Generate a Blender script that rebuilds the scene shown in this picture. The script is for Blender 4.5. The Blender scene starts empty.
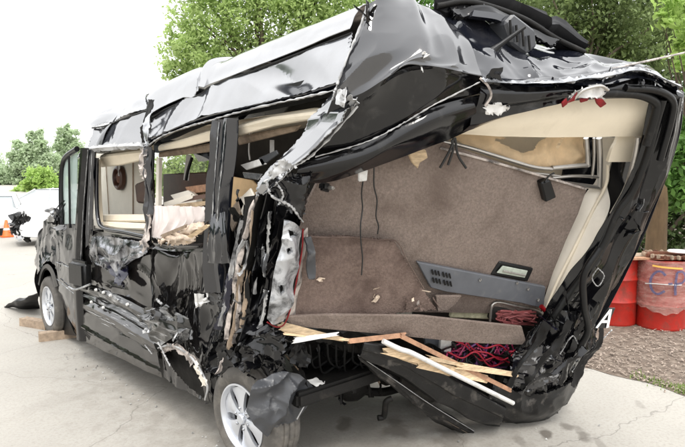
import bpy, bmesh, math, random
import numpy as np
from mathutils import Vector, noise, Matrix

random.seed(11)
rng = np.random.default_rng(5)
scn = bpy.context.scene
COL = scn.collection

# ------------------------------------------------------------------ camera, sky, sun, exposure
F_PX = 600.0
PITCH = math.radians(-5.6)
CAM = np.array([-2.09, -3.35, 2.06])
YAW = np.array([0.668, 0.744]) / math.hypot(0.668, 0.744)
FWD = np.array([YAW[0] * math.cos(PITCH), YAW[1] * math.cos(PITCH), math.sin(PITCH)])
RGT = np.array([YAW[1], -YAW[0], 0.0])
UPV = np.cross(RGT, FWD)

cam_data = bpy.data.cameras.new('camera')
cam = bpy.data.objects.new('camera', cam_data)
COL.objects.link(cam)
cam_data.sensor_width = 36.0
cam_data.lens = 36.0 * F_PX / 685.0
cam_data.clip_start = 0.05
cam_data.clip_end = 2000.0
m3 = Matrix((RGT, UPV, -FWD)).transposed()
cam.matrix_world = Matrix.Translation(Vector(CAM)) @ m3.to_4x4()
scn.camera = cam

SUN_EL, SUN_AZ = math.radians(58), math.radians(-120)   # sun behind thin cloud, high on the near-left side
world = bpy.data.worlds.new('World')
scn.world = world
world.use_nodes = True
wn, wl = world.node_tree.nodes, world.node_tree.links
wn.clear()
w_out = wn.new('ShaderNodeOutputWorld')
w_bg = wn.new('ShaderNodeBackground')
w_sky = wn.new('ShaderNodeTexSky')
w_sky.sky_type = 'NISHITA'
w_sky.sun_disc = False
w_sky.sun_elevation = SUN_EL
w_sky.sun_rotation = math.radians(210)
w_mix = wn.new('ShaderNodeMix'); w_mix.data_type = 'RGBA'
w_tc = wn.new('ShaderNodeTexCoord')
w_sep = wn.new('ShaderNodeSeparateXYZ')
w_ramp = wn.new('ShaderNodeMapRange')                    # overcast dome: zenith brighter than horizon
w_ramp.inputs['From Min'].default_value = 0.0
w_ramp.inputs['From Max'].default_value = 1.0
w_ramp.inputs['To Min'].default_value = 11.5
w_ramp.inputs['To Max'].default_value = 21.0
w_comb = wn.new('ShaderNodeCombineColor')
wl.new(w_tc.outputs['Generated'], w_sep.inputs[0])
wl.new(w_sep.outputs['Z'], w_ramp.inputs['Value'])
for k in range(3):
    wl.new(w_ramp.outputs[0], w_comb.inputs[k])
w_mix.inputs[0].default_value = 0.9
wl.new(w_sky.outputs[0], w_mix.inputs[6])
wl.new(w_comb.outputs[0], w_mix.inputs[7])
wl.new(w_mix.outputs[2], w_bg.inputs['Color'])
w_bg.inputs['Strength'].default_value = 0.12
wl.new(w_bg.outputs[0], w_out.inputs[0])

sun_data = bpy.data.lights.new('sun', 'SUN')
sun_data.energy = 1.3
sun_data.angle = math.radians(14)
sun_data.color = (1.0, 0.96, 0.9)
sun = bpy.data.objects.new('sun', sun_data)
COL.objects.link(sun)
sd = Vector((math.cos(SUN_EL) * math.cos(SUN_AZ), math.cos(SUN_EL) * math.sin(SUN_AZ), math.sin(SUN_EL)))
sun.rotation_euler = sd.to_track_quat('Z', 'Y').to_euler()
sun.location = sd * 30

scn.view_settings.view_transform = 'Standard'
scn.view_settings.look = 'None'
scn.view_settings.exposure = 0.4
scn.view_settings.gamma = 1.0

# ------------------------------------------------------------------ measuring helpers
# World frame: X to the van's right, Y forward, Z up; origin where the rear left tyre meets the ground.
def ray(px, py):
    return FWD + RGT * (px - 342.5) / F_PX - UPV * (py - 223.5) / F_PX
def hit(px, py, n, p):
    r = ray(px, py); n = np.asarray(n, float)
    return CAM + r * (n @ (np.asarray(p, float) - CAM)) / (n @ r)
def s(px, py, x=0.0):            # on the van's left flank, x metres inside it
    return hit(px, py, (1, 0, 0), (x, 0, 0))
def g(px, py, z=0.0):            # on the ground
    return hit(px, py, (0, 0, 1), (0, 0, z))
def dp(px, py, d):               # at a distance
    return CAM + ray(px, py) * d
RA, RB, RT = np.array([0, -.49, 1.1]), np.array([1.95, -1.0, .4]), dp(680, 90, 3.8)
RN = np.cross(RB - RA, RT - RA); RN /= np.linalg.norm(RN)
if RN @ (CAM - RA) < 0: RN = -RN
def r(px, py, inset=0.0):        # on the plane of the torn-open rear, inset metres into the van
    return hit(px, py, RN, RA - RN * inset)
def proj(P):
    v = np.asarray(P) - CAM
    d = v @ FWD
    return 342.5 + F_PX * (v @ RGT) / d, 223.5 - F_PX * (v @ UPV) / d

# ------------------------------------------------------------------ materials
MATS = {}
def mat(name, color, rough=0.5, metal=0.0, spec=0.5, coat=0.0, var=0.0, vscale=6.0, bump=0.0, bscale=40.0,
        dirt=None, dirt_amt=0.0, dirt_scale=3.0, dirt_edge=0.12, rough2=None, transl=0.0, stretch=None, ior=None,
        alpha=1.0, trans=0.0, rand=0.0):
    m = bpy.data.materials.new(name); m.use_nodes = True
    nt = m.node_tree; N, L = nt.nodes, nt.links
    b = N['Principled BSDF']
    b.inputs['Base Color'].default_value = (*color, 1)
    b.inputs['Roughness'].default_value = rough
    b.inputs['Metallic'].default_value = metal
    b.inputs['Specular IOR Level'].default_value = spec
    b.inputs['Coat Weight'].default_value = coat
    b.inputs['Coat Roughness'].default_value = 0.06
    b.inputs['Alpha'].default_value = alpha
    b.inputs['Transmission Weight'].default_value = trans
    if ior: b.inputs['IOR'].default_value = ior
    tc = N.new('ShaderNodeTexCoord'); vec = tc.outputs['Object']
    if stretch:
        mp = N.new('ShaderNodeMapping'); mp.inputs['Scale'].default_value = stretch
        L.new(vec, mp.inputs[0]); vec = mp.outputs[0]
    cur = None
    def tex(scale, detail=6, dist=0.0):
        t = N.new('ShaderNodeTexNoise'); t.inputs['Scale'].default_value = scale
        t.inputs['Detail'].default_value = detail; t.inputs['Distortion'].default_value = dist
        t.inputs['Roughness'].default_value = 0.62
        L.new(vec, t.inputs['Vector']); return t
    if var > 0:
        t = tex(vscale)
        mr = N.new('ShaderNodeMapRange')
        mr.inputs['From Min'].default_value = 0.3; mr.inputs['From Max'].default_value = 0.7
        mr.inputs['To Min'].default_value = 1 - var; mr.inputs['To Max'].default_value = 1 + var
        L.new(t.outputs['Fac'], mr.inputs['Value'])
        mx = N.new('ShaderNodeMix'); mx.data_type = 'RGBA'; mx.blend_type = 'MULTIPLY'; mx.inputs[0].default_value = 1
        mx.inputs[6].default_value = (*color, 1)
        cc = N.new('ShaderNodeCombineColor')
        for k in range(3): L.new(mr.outputs[0], cc.inputs[k])
        L.new(cc.outputs[0], mx.inputs[7]); cur = mx.outputs[2]
    if rand > 0:
        oi = N.new('ShaderNodeObjectInfo')
        mr = N.new('ShaderNodeMapRange'); mr.inputs['To Min'].default_value = 1 - rand; mr.inputs['To Max'].default_value = 1 + rand
        L.new(oi.outputs['Random'], mr.inputs['Value'])
        mx = N.new('ShaderNodeMix'); mx.data_type = 'RGBA'; mx.blend_type = 'MULTIPLY'; mx.inputs[0].default_value = 1
        if cur: L.new(cur, mx.inputs[6])
        else: mx.inputs[6].default_value = (*color, 1)
        cc = N.new('ShaderNodeCombineColor')
        for k in range(3): L.new(mr.outputs[0], cc.inputs[k])
        L.new(cc.outputs[0], mx.inputs[7]); cur = mx.outputs[2]
    if dirt and dirt_amt > 0:
        t = tex(dirt_scale, 9, 0.4)
        mr = N.new('ShaderNodeMapRange')
        mr.inputs['From Min'].default_value = 0.62 - 0.3 * dirt_amt
        mr.inputs['From Max'].default_value = 0.62 - 0.3 * dirt_amt + dirt_edge
        L.new(t.outputs['Fac'], mr.inputs['Value'])
        sc = N.new('ShaderNodeMath'); sc.operation = 'MULTIPLY'; sc.inputs[1].default_value = min(1, 0.35 + dirt_amt)
        L.new(mr.outputs[0], sc.inputs[0])
        mx = N.new('ShaderNodeMix'); mx.data_type = 'RGBA'
        L.new(sc.outputs[0], mx.inputs[0])
        if cur: L.new(cur, mx.inputs[6])
        else: mx.inputs[6].default_value = (*color, 1)
        mx.inputs[7].default_value = (*dirt, 1)
        cur = mx.outputs[2]
        if rough2 is not None:
            m2 = N.new('ShaderNodeMapRange'); m2.inputs['To Min'].default_value = rough; m2.inputs['To Max'].default_value = rough2
            L.new(sc.outputs[0], m2.inputs['Value']); L.new(m2.outputs[0], b.inputs['Roughness'])
    if cur: L.new(cur, b.inputs['Base Color'])
    if bump > 0:
        t = tex(bscale, 8)
        bp = N.new('ShaderNodeBump'); bp.inputs['Strength'].default_value = bump; bp.inputs['Distance'].default_value = 0.01
        L.new(t.outputs['Fac'], bp.inputs['Height']); L.new(bp.outputs[0], b.inputs['Normal'])
    if transl > 0:
        tr = N.new('ShaderNodeBsdfTranslucent'); tr.inputs['Color'].default_value = (*color, 1)
        if cur: L.new(cur, tr.inputs['Color'])
        ms = N.new('ShaderNodeMixShader'); ms.inputs[0].default_value = transl
        L.new(b.outputs[0], ms.inputs[1]); L.new(tr.outputs[0], ms.inputs[2])
        L.new(ms.outputs[0], N['Material Output'].inputs['Surface'])
    MATS[name] = m
    return m

DUST = (0.33, 0.30, 0.27)
black_paint = mat('black_paint', (0.007, 0.008, 0.0125), 0.08, spec=0.5, ior=1.8, dirt=(.10, .095, .09), dirt_amt=0.12, dirt_scale=3, dirt_edge=.5, rough2=.35, bump=.05, bscale=7)
black_gloss = mat('black_gloss', (0.004, 0.004, 0.005), 0.07, spec=0.5, ior=1.5, dirt=(.085, .08, .075), dirt_amt=0.2, dirt_scale=7, dirt_edge=.3, rough2=.4, bump=.06, bscale=14)
roof_sheen_paint = mat('roof_sheen_paint', (0.03, 0.032, 0.038), 0.10, spec=0.5, ior=3.3, dirt=(.40, .42, .46), dirt_amt=0.42, dirt_scale=1.3, dirt_edge=.6, rough2=.22, bump=.03, bscale=6)  # pale bluish blotches on black paint stand in for sky glare
peeled_paint = mat('peeled_paint', (0.012, 0.0125, 0.016), 0.09, spec=0.5, ior=1.95, dirt=(.2, .2, .21), dirt_amt=0.2, dirt_scale=3.5, dirt_edge=.5, rough2=.25, bump=.04, bscale=6)
dusty_paint = mat('dusty_paint', (0.011, 0.010, 0.010), 0.07, spec=0.5, ior=1.75, dirt=(.15, .125, .10), dirt_amt=0.14, dirt_scale=2.6, dirt_edge=.5, rough2=.3, bump=.05, bscale=8)
torn_edge = mat('torn_white_edge', (0.46, 0.46, 0.46), 0.35, metal=.3, dirt=(.04, .04, .045), dirt_amt=.5, dirt_scale=9, dirt_edge=.25)
bare_metal = mat('bare_metal', (0.55, 0.56, 0.58), 0.25, metal=0.8, dirt=(.02, .02, .022), dirt_amt=0.75, dirt_scale=6, dirt_edge=.3, rough2=.3, bump=.15, bscale=14)
silver_housing_m = mat('silver_lamp_housing', (0.50, 0.51, 0.53), 0.32, metal=0.5, dirt=(.03, .03, .03), dirt_amt=0.55, dirt_scale=10, dirt_edge=.18, rough2=.5, bump=.15, bscale=14)
film_m = mat('crinkled_film', (0.50, 0.51, 0.55), 0.14, metal=0.7, dirt=(.010, .010, .013), dirt_amt=0.95, dirt_scale=5, dirt_edge=.25, bump=.1, bscale=9)  # silver streaks over black stand in for highlights on the folds
black_plastic = mat('black_plastic', (0.006, 0.006, 0.0065), 0.30, spec=.32, dirt=(.10, .09, .08), dirt_amt=.10, dirt_scale=7, dirt_edge=.4, rough2=.6, bump=.1, bscale=30)
matt_black = mat('matt_black', (0.009, 0.0085, 0.008), 0.55, spec=.25, dirt=(.07, .06, .05), dirt_amt=.25, dirt_scale=8, dirt_edge=.4, bump=.3, bscale=30)
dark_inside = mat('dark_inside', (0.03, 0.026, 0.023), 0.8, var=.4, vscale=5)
sill_skin = mat('scraped_black_paint', (0.009, 0.009, 0.009), 0.12, ior=1.7, dirt=(.50, .50, .50), dirt_amt=.30, dirt_scale=9, dirt_edge=.12, rough2=.35, stretch=(1, .25, 2.2), bump=.1, bscale=12)
rubber_seal = mat('rubber_seal', (0.007, 0.007, 0.007), 0.42, spec=.3, dirt=(.06, .055, .05), dirt_amt=.12, dirt_scale=14)
scuffed_plastic = mat('scuffed_black_plastic', (0.009, 0.009, 0.0095), 0.33, spec=.4, dirt=(.16, .145, .13), dirt_amt=.22, dirt_scale=9, dirt_edge=.12, rough2=.7, bump=.15, bscale=30)
shroud_black = mat('shroud_black', (0.006, 0.006, 0.007), 0.55, spec=.15, dirt=(.05, .05, .05), dirt_amt=.15, dirt_scale=7, dirt_edge=.3)
carpet_m = mat('taupe_carpet', (0.240, 0.192, 0.165), 0.95, spec=.1, var=.24, vscale=60, dirt=(.130, .098, .082), dirt_amt=.55, dirt_scale=2.4, dirt_edge=.25, bump=1.0, bscale=100)
carpet_low = mat('brown_carpet', (0.185, 0.136, 0.115), 0.95, spec=.1, var=.24, vscale=60, dirt=(.092, .064, .054), dirt_amt=.55, dirt_scale=4, dirt_edge=.22, bump=1.0, bscale=100)
cream_m = mat('cream_trim', (0.80, 0.71, 0.56), 0.5, var=.06, vscale=4, dirt=(.50, .42, .31), dirt_amt=.2, dirt_scale=6, dirt_edge=.4, bump=.05, bscale=30)
cream_pale = mat('pale_cream_panel', (0.82, 0.76, 0.66), 0.55, var=.06, vscale=5, dirt=(.55, .49, .4), dirt_amt=.15, dirt_scale=7, dirt_edge=.4)
amber_m = mat('amber_fabric', (0.74, 0.56, 0.35), 0.75, var=.2, vscale=7, bump=.3, bscale=18, transl=.2)
steel_tube = mat('steel_tube', (0.50, 0.48, 0.45), 0.33, metal=.85, dirt=(.25, .2, .16), dirt_amt=.3, dirt_scale=12, dirt_edge=.2)
grey_panel_m = mat('blue_grey_panel', (0.10, 0.105, 0.118), 0.5, var=.12, vscale=8, dirt=(.25, .24, .22), dirt_amt=.15, dirt_scale=12, dirt_edge=.3)
plate_m = mat('greenish_plate', (0.40, 0.44, 0.38), 0.3, var=.2, vscale=20)
pine_m = mat('pale_splintered_wood', (0.56, 0.42, 0.265), 0.8, var=.35, vscale=14, stretch=(1, 1, 6), dirt=(.24, .16, .10), dirt_amt=.35, dirt_scale=9, dirt_edge=.3, bump=.6, bscale=40, rand=.25)
redwood_m = mat('reddish_wood', (0.38, 0.21, 0.125), 0.75, var=.35, vscale=20, dirt=(.18, .10, .07), dirt_amt=.35, dirt_scale=9, dirt_edge=.3, bump=.5, bscale=40)
oldwood_m = mat('weathered_wood', (0.33, 0.25, 0.18), 0.85, var=.3, vscale=18, bump=.5, bscale=40, rand=.2)
plywood_m = mat('plywood', (0.55, 0.37, 0.19), 0.7, var=.15, vscale=10, bump=.2, bscale=30)
walnut_m = mat('dark_wood_panel', (0.075, 0.030, 0.018), 0.35, var=.3, vscale=10)
white_plastic = mat('white_plastic', (0.66, 0.65, 0.63), 0.45, dirt=(.30, .28, .25), dirt_amt=.4, dirt_scale=11, dirt_edge=.3)
curtain_m = mat('pale_pink_curtain', (0.84, 0.77, 0.74), 0.8, var=.06, vscale=12, transl=.3)
foam_m = mat('beige_foam', (0.58, 0.47, 0.37), 0.9, var=.35, vscale=14, dirt=(.22, .16, .11), dirt_amt=.45, dirt_scale=8, dirt_edge=.2, bump=.5, bscale=40)
strip_m = mat('torn_beige_strip', (0.50, 0.44, 0.40), 0.55, var=.3, vscale=25, dirt=(.03, .026, .026), dirt_amt=.6, dirt_scale=10, dirt_edge=.2, bump=.3, bscale=40)
navy_m = mat('navy_paint', (0.008, 0.008, 0.02), 0.2, spec=.5)
tyre_m = mat('tyre_rubber', (0.085, 0.078, 0.070), 0.8, dirt=(.27, .245, .21), dirt_amt=.5, dirt_scale=7, dirt_edge=.4, bump=.3, bscale=50)
rim_m = mat('silver_alloy', (0.62, 0.64, 0.68), 0.3, metal=.6, dirt=(.25, .23, .21), dirt_amt=.15, dirt_scale=12, dirt_edge=.3)
liner_m = mat('grey_plastic_liner', (0.045, 0.047, 0.052), 0.32, spec=.5, dirt=(.30, .30, .30), dirt_amt=.16, dirt_scale=7, dirt_edge=.15, rough2=.6, bump=.25, bscale=16)
clear_m = mat('broken_clear_plastic', (0.30, 0.30, 0.31), 0.10, ior=1.8, dirt=(.008, .008, .011), dirt_amt=.85, dirt_scale=13, dirt_edge=.08, bump=.1, bscale=16)  # pale flecks over near-black stand in for glints on the plastic
red_lens = mat('red_lens', (0.16, 0.004, 0.006), 0.3, spec=.3, var=.4, vscale=30)
red_wire = mat('red_wire', (0.36, 0.015, 0.035), 0.5)
pink_wire = mat('magenta_wire', (0.34, 0.03, 0.10), 0.45)
black_wire = mat('black_wire', (0.012, 0.012, 0.012), 0.45)
rust_m = mat('rust_brown', (0.15, 0.06, 0.035), 0.7, var=.5, vscale=30, metal=.2)
glass_m = mat('green_tint_glass', (0.45, 0.55, 0.52), 0.05, spec=.9, alpha=.62)
sky_toned_glass = mat('sky_toned_glass', (0.38, 0.41, 0.42), 0.08, ior=2.4)  # pale base colour stands in for white sky mirrored in the windows
dark_glass = mat('dark_glass', (0.02, 0.025, 0.028), 0.05, spec=.8)
drum_m = mat('red_drum_paint', (0.40, 0.020, 0.012), 0.42, var=.18, vscale=6, dirt=(.13, .035, .022), dirt_amt=.38, dirt_scale=6, dirt_edge=.2, rough2=.8, bump=.08, bscale=24)
wrap_m = mat('cloudy_stretch_wrap', (0.50, 0.36, 0.31), 0.3, alpha=.40, spec=.6, var=.5, vscale=9, bump=.9, bscale=14, stretch=(1, 1, 3))
blue_mark = mat('blue_spray_paint', (0.06, 0.09, 0.20), 0.7, var=.4, vscale=30, alpha=.72)
yellow_m = mat('yellow_tape', (0.75, 0.45, 0.10), 0.5)
white_mark = mat('white_lettering', (0.85, 0.85, 0.85), 0.4)
orange_m = mat('orange_cone_plastic', (0.85, 0.16, 0.03), 0.45)
car_white = mat('white_car_paint', (0.78, 0.78, 0.79), 0.2, coat=.6)
car_silver = mat('silver_car_paint', (0.55, 0.56, 0.58), 0.25, metal=.3, coat=.5)
bark_m = mat('bark', (0.11, 0.085, 0.062), 0.95, var=.4, vscale=9, stretch=(1, 1, .25), bump=.9, bscale=20)
stump_m = mat('tan_bark', (0.12, 0.078, 0.04), 0.95, var=.35, vscale=8, stretch=(1, 1, .3), bump=.8, bscale=20)

def leaf_mat(name, c, var=.4, transl=.4):
    m = mat(name, c, 0.55, spec=.3, var=var, vscale=1.3, transl=transl)
    return m
leaf_bright = leaf_mat('leaves_bright', (0.45, 0.57, 0.23), .3, .6)
leaf_hazed = leaf_mat('leaves_hazed', (0.50, 0.60, 0.40), .2, .55)  # distance haze is put into the leaf colour as paleness
leaf_lime = leaf_mat('leaves_lime', (0.40, 0.56, 0.16), .25, .5)
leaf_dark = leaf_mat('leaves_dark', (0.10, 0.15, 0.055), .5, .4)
leaf_olive = leaf_mat('leaves_olive', (0.18, 0.24, 0.09), .5, .45)
leaf_mid = leaf_mat('leaves_mid', (0.15, 0.29, 0.07), .4, .45)

# ------------------------------------------------------------------ object helpers
def link(name, me, m, parent=None):
    o = bpy.data.objects.new(name, me)
    COL.objects.link(o)
    if m is not None and me is not None: me.materials.append(m)
    if parent is not None:
        o.parent = parent
        o.matrix_parent_inverse = parent.matrix_world.inverted() if False else Matrix.Translation(-parent.location)
    return o
def tag(o, label, cat, group=None, kind=None):
    if label: o['label'] = label
    if cat: o['category'] = cat
    if group: o['group'] = group
    if kind: o['kind'] = kind
    return o
def thing(name, loc, label, cat, group=None):
    o = bpy.data.objects.new(name, None); COL.objects.link(o)
    o.location = Vector(loc); o.empty_display_size = .2
    return tag(o, label, cat, group)
def mesh(name, V, Fc, smooth=True, sharp=35):
    me = bpy.data.meshes.new(name)
    me.from_pydata([tuple(map(float, v)) for v in V], [], [tuple(map(int, f)) for f in Fc])
    me.update()
    if smooth:
        me.polygons.foreach_set('use_smooth', [True] * len(me.polygons))
        if sharp: me.set_sharp_from_angle(angle=math.radians(sharp))
    return me

def cr(P, n):
    """Catmull-Rom through P, n+1 samples (P: k x ... array)."""
    P = np.asarray(P, float); k = len(P)
    if k == 2:
        t = np.linspace(0, 1, n + 1).reshape((-1,) + (1,) * (P.ndim - 1))
        return P[0] * (1 - t) + P[1] * t
    E = np.concatenate([[2 * P[0] - P[1]], P, [2 * P[-1] - P[-2]]])
    out = []
    for i in range(n + 1):
        x = i / n * (k - 1); j = min(int(x), k - 2); t = x - j
        a, b, c, d = E[j], E[j + 1], E[j + 2], E[j + 3]
        out.append(.5 * (2 * b + (c - a) * t + (2 * a - 5 * b + 4 * c - d) * t * t + (3 * b - a - 3 * c + d) * t ** 3))
    return np.array(out)

def inside(poly, x, y):
    c = False; j = len(poly) - 1
    for i in range(len(poly)):
        xi, yi = poly[i]; xj, yj = poly[j]
        if (yi > y) != (yj > y) and x < (xj - xi) * (y - yi) / (yj - yi) + xi: c = not c
        j = i
    return c

def fold_noise(a, b, seed):
    q = Vector((a + seed * 7.3, b - seed * 3.1, seed * 1.7))
    q2 = q + Vector((noise.noise(q * .6 + Vector((3, 1, 8))), noise.noise(q * .6 + Vector((9, 4, 2))), 0)) * .5
    x = noise.noise(q2); y = noise.noise(q2 * 2.2 + Vector((5, 9, 2)))
    return .85 * (1 - 2.8 * abs(x)) + .22 * (1 - 2.6 * abs(y)) - .35
def ridged(p, sc, seed):
    q = Vector((p[0] * sc + seed * 7.3, p[1] * sc - seed * 3.1, p[2] * sc + seed * 1.7))
    a = noise.noise(q); b = noise.noise(q * 2.35 + Vector((5, 9, 2)))
    return .72 * (1 - 2.6 * abs(a)) + .34 * (1 - 2.6 * abs(b)) - .35

def sheet(name, rows, m, parent=None, nu=24, nv=24, amp=0.0, sc=5.0, thick=.004, fold=None, cut=None, keep=None,
          seed=None, tear=0.0, sharp=32, pin=0.0, ku=.62, kv=.62):
    """A skin through rows of points, dented by folded noise, with real thickness and torn edges."""
    seed = random.random() * 50 if seed is None else seed
    Rr = [cr(np.array(q), nu) for q in rows]
    P = cr(np.array(Rr), nv)                                   # nv+1, nu+1, 3
    du = np.gradient(P, axis=1); dv = np.gradient(P, axis=0)
    Nn = np.cross(du, dv); Nn /= (np.linalg.norm(Nn, axis=2, keepdims=True) + 1e-9)
    if np.sum(Nn * (CAM - P)) < 0: Nn = -Nn
    flip = np.sum(np.cross(du, dv) * Nn) < 0
    au = np.concatenate([[0], np.cumsum(np.linalg.norm(np.diff(P, axis=1), axis=2).mean(0))])
    bv = np.concatenate([[0], np.cumsum(np.linalg.norm(np.diff(P, axis=0), axis=2).mean(1))])
    for i in range(nv + 1):
        for j in range(nu + 1):
            u, v = j / nu, i / nv
            dsp = 0.0
            if amp:
                w = 1.0
                if pin: w = min(1, min(u, 1 - u, v, 1 - v) / pin)
                dsp += amp * w * fold_noise(au[j] * sc * ku, bv[i] * sc * kv, seed)
            if fold: dsp += fold(u, v)
            P[i, j] = P[i, j] + Nn[i, j] * dsp
            if tear and (i in (0, nv) or j in (0, nu)):
                P[i, j] += (rng.random(3) - .5) * 2 * tear
    idx = lambda i, j: i * (nu + 1) + j
    faces = []
    for i in range(nv):
        for j in range(nu):
            if cut or keep:
                c = (P[i, j] + P[i + 1, j + 1]) / 2
                x, y = proj(c)
                if cut and any(inside(q, x, y) for q in cut): continue
                if keep and not inside(keep, x, y): continue
            f = (idx(i, j), idx(i, j + 1), idx(i + 1, j + 1), idx(i + 1, j))
            faces.append(f[::-1] if flip else f)
    if keep:
        cnt = {}
        for f in faces:
            for a in f: cnt[a] = cnt.get(a, 0) + 1
        for a, c_ in cnt.items():
            i, j = divmod(a, nu + 1)
            if c_ < 4:
                x, y = proj(P[i, j]); d_ = (P[i, j] - CAM) @ FWD; best = None
                for (x0, y0), (x1, y1) in zip(keep, keep[1:] + keep[:1]):
                    L2 = (x1 - x0) ** 2 + (y1 - y0) ** 2; t = max(0, min(1, ((x - x0) * (x1 - x0) + (y - y0) * (y1 - y0)) / L2))
                    qx, qy = x0 + t * (x1 - x0), y0 + t * (y1 - y0); e = (qx - x) ** 2 + (qy - y) ** 2
                    if best is None or e < best[0]: best = (e, qx, qy)
                if best[0] < 36: P[i, j] = CAM + ray(best[1], best[2]) * d_
    V = P.reshape(-1, 3); W = (P - Nn * thick).reshape(-1, 3); n0 = len(V)
    edges = {}
    for f in faces:
        for a, b in zip(f, f[1:] + f[:1]): edges[(a, b)] = edges.get((a, b), 0) + 1
    allf = list(faces) + [tuple(a + n0 for a in f[::-1]) for f in faces]
    for (a, b) in edges:
        if (b, a) not in edges: allf.append((b, a, a + n0, b + n0))
    used = sorted({a for f in allf for a in f}); mp = {a: i for i, a in enumerate(used)}
    VV = np.concatenate([V, W])[used]
    me = mesh(name, VV, [tuple(mp[a] for a in f) for f in allf], True, sharp)
    return link(name, me, m, parent)

def ribbon(name, A, B, m, parent=None, prof=(0, 0), n=40, nv=None, **k):
    """A strip between two edges whose cross-section follows prof (offsets towards the outside)."""
    pa = np.array(prof, float); nv = nv or max(8, 4 * (len(prof) - 1))
    def fold(u, v):
        x = v * (len(pa) - 1); j = min(int(x), len(pa) - 2); t = x - j
        return pa[j] * (1 - t) + pa[j + 1] * t
    k.setdefault('ku', .3); k.setdefault('kv', .9)
    return sheet(name, [A, B], m, parent, nu=n, nv=nv, fold=fold, **k)

def tube(name, P, rad, m, parent=None, n=8, seg=None, cap=True):
    P = np.array(P, float); seg = seg or (1 if len(P) == 2 else 6 * (len(P) - 1))
    if m is torn_edge: rad = np.asarray(rad) * .5
    Q = cr(P, seg); rads = np.interp(np.linspace(0, 1, seg + 1), np.linspace(0, 1, np.size(rad)), np.atleast_1d(rad)) if np.size(rad) > 1 else np.full(seg + 1, rad)
    V, Fc = tube_geo(Q, rads, n, cap)
    me = mesh(name, V, Fc, True, 50)
    return link(name, me, m, parent)
def tube_geo(Q, rads, n, cap=True, off=0):
    T = np.gradient(Q, axis=0); T /= np.linalg.norm(T, axis=1, keepdims=True) + 1e-9
    rads = np.asarray(rads, float)
    ref = np.array([0, 0, 1.0]) if abs(T[0][2]) < .9 else np.array([1.0, 0, 0])
    V, Fc = [], []
    for i, (q, t) in enumerate(zip(Q, T)):
        a = np.cross(t, ref); a /= np.linalg.norm(a) + 1e-9; b = np.cross(t, a)
        ref = -np.cross(t, a) if False else np.cross(a, t); ref /= np.linalg.norm(ref) + 1e-9
        for k in range(n):
            th = 2 * math.pi * k / n
            V.append(q + rads[i] * (math.cos(th) * a + math.sin(th) * b))
    for i in range(len(Q) - 1):
        for k in range(n):
            k2 = (k + 1) % n
            Fc.append((off + i * n + k, off + i * n + k2, off + (i + 1) * n + k2, off + (i + 1) * n + k))
    if cap:
        Fc.append(tuple(off + k for k in range(n))[::-1]); e = off + (len(Q) - 1) * n
        Fc.append(tuple(e + k for k in range(n)))
    return V, Fc
def tubes(name, lines, m, parent=None, n=6, kind=None):
    if not kind and len(lines) > 1:
        return [tubes(name, [q_], m, parent, n) for q_ in lines]
    V, Fc = [], []
    for P, rad in lines:
        Q = cr(np.array(P, float), 14 * (len(P) - 1)); rr_ = np.full(len(Q), float(rad))
        if m is torn_edge or m is bare_metal:
            rr_ *= .25 + .75 * rng.random(len(Q)); Q = Q + rng.normal(size=Q.shape) * rad * .12
        v, f = tube_geo(Q, rr_, n, True, len(V)); V += list(v); Fc += f
    o = link(name, mesh(name, V, Fc, True, 50), m, parent)
    if kind: o['kind'] = kind
    return o

def plate(name, P, thick, m, parent=None, nrm=None, bev=.003):
    """A flat board with the outline P, thick metres deep away from the camera, with eased edges."""
    P = np.array(P, float); c = P.mean(0)
    n = np.zeros(3)
    for i in range(len(P)): n += np.cross(P[i] - c, P[(i + 1) % len(P)] - c)
    n /= np.linalg.norm(n)
    if n @ (CAM - c) < 0: n = -n; P = P[::-1]
    bm = bmesh.new()
    f = bm.faces.new([bm.verts.new(p) for p in P])
    ex = bmesh.ops.extrude_face_region(bm, geom=[f])
    for v in ex['geom']:
        if isinstance(v, bmesh.types.BMVert): v.co -= Vector(n * thick)
    bmesh.ops.recalc_face_normals(bm, faces=bm.faces)
    if bev: bmesh.ops.bevel(bm, geom=bm.edges[:], offset=min(bev, thick * .4), segments=1, affect='EDGES')
    bmesh.ops.triangulate(bm, faces=[q for q in bm.faces if len(q.verts) > 4])
    me = bpy.data.meshes.new(name); bm.to_mesh(me); bm.free()
    return link(name, me, m, parent)

def bar(name, a, b, w, h, m, parent=None, side=None, split=0.0, nseg=8, taper=1.0):
    """A strip of rectangular section from a to b; split gives it splintered ends."""
    a, b = np.array(a, float), np.array(b, float); t = b - a; Ln = np.linalg.norm(t); t /= Ln
    sdv = np.array(side if side is not None else (CAM - (a + b) / 2), float); sdv -= t * (sdv @ t); sdv /= np.linalg.norm(sdv)
    q = np.cross(t, sdv)
    V, Fc = [], []
    K = 5
    for i in range(nseg + 1):
        x = i / nseg; k = 1 + (taper - 1) * x
        for e in (-.5, .5):
            for j in range(K):
                y = j / (K - 1) - .5
                ex = 0
                if split and i in (0, nseg): ex = split * (random.random() - .2) * (1 if i else -1)
                V.append(a + t * (x * Ln + ex) + q * y * w * k + sdv * (e * h + random.uniform(-1, 1) * h * .05))
    S = 2 * K
    for i in range(nseg):
        o = i * S; p = o + S
        for j in range(K - 1):
            Fc += [(o + j, o + j + 1, p + j + 1, p + j), (o + K + j + 1, o + K + j, p + K + j, p + K + j + 1)]
        Fc += [(o, p, p + K, o + K), (o + K - 1, o + 2 * K - 1, p + 2 * K - 1, p + K - 1)]
    for o in (0, nseg * S):
        for j in range(K - 1):
            Fc.append((o + j, o + K + j, o + K + j + 1, o + j + 1) if o == 0 else (o + j + 1, o + K + j + 1, o + K + j, o + j))
    return link(name, mesh(name, V, Fc, True, 30), m, parent)

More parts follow.
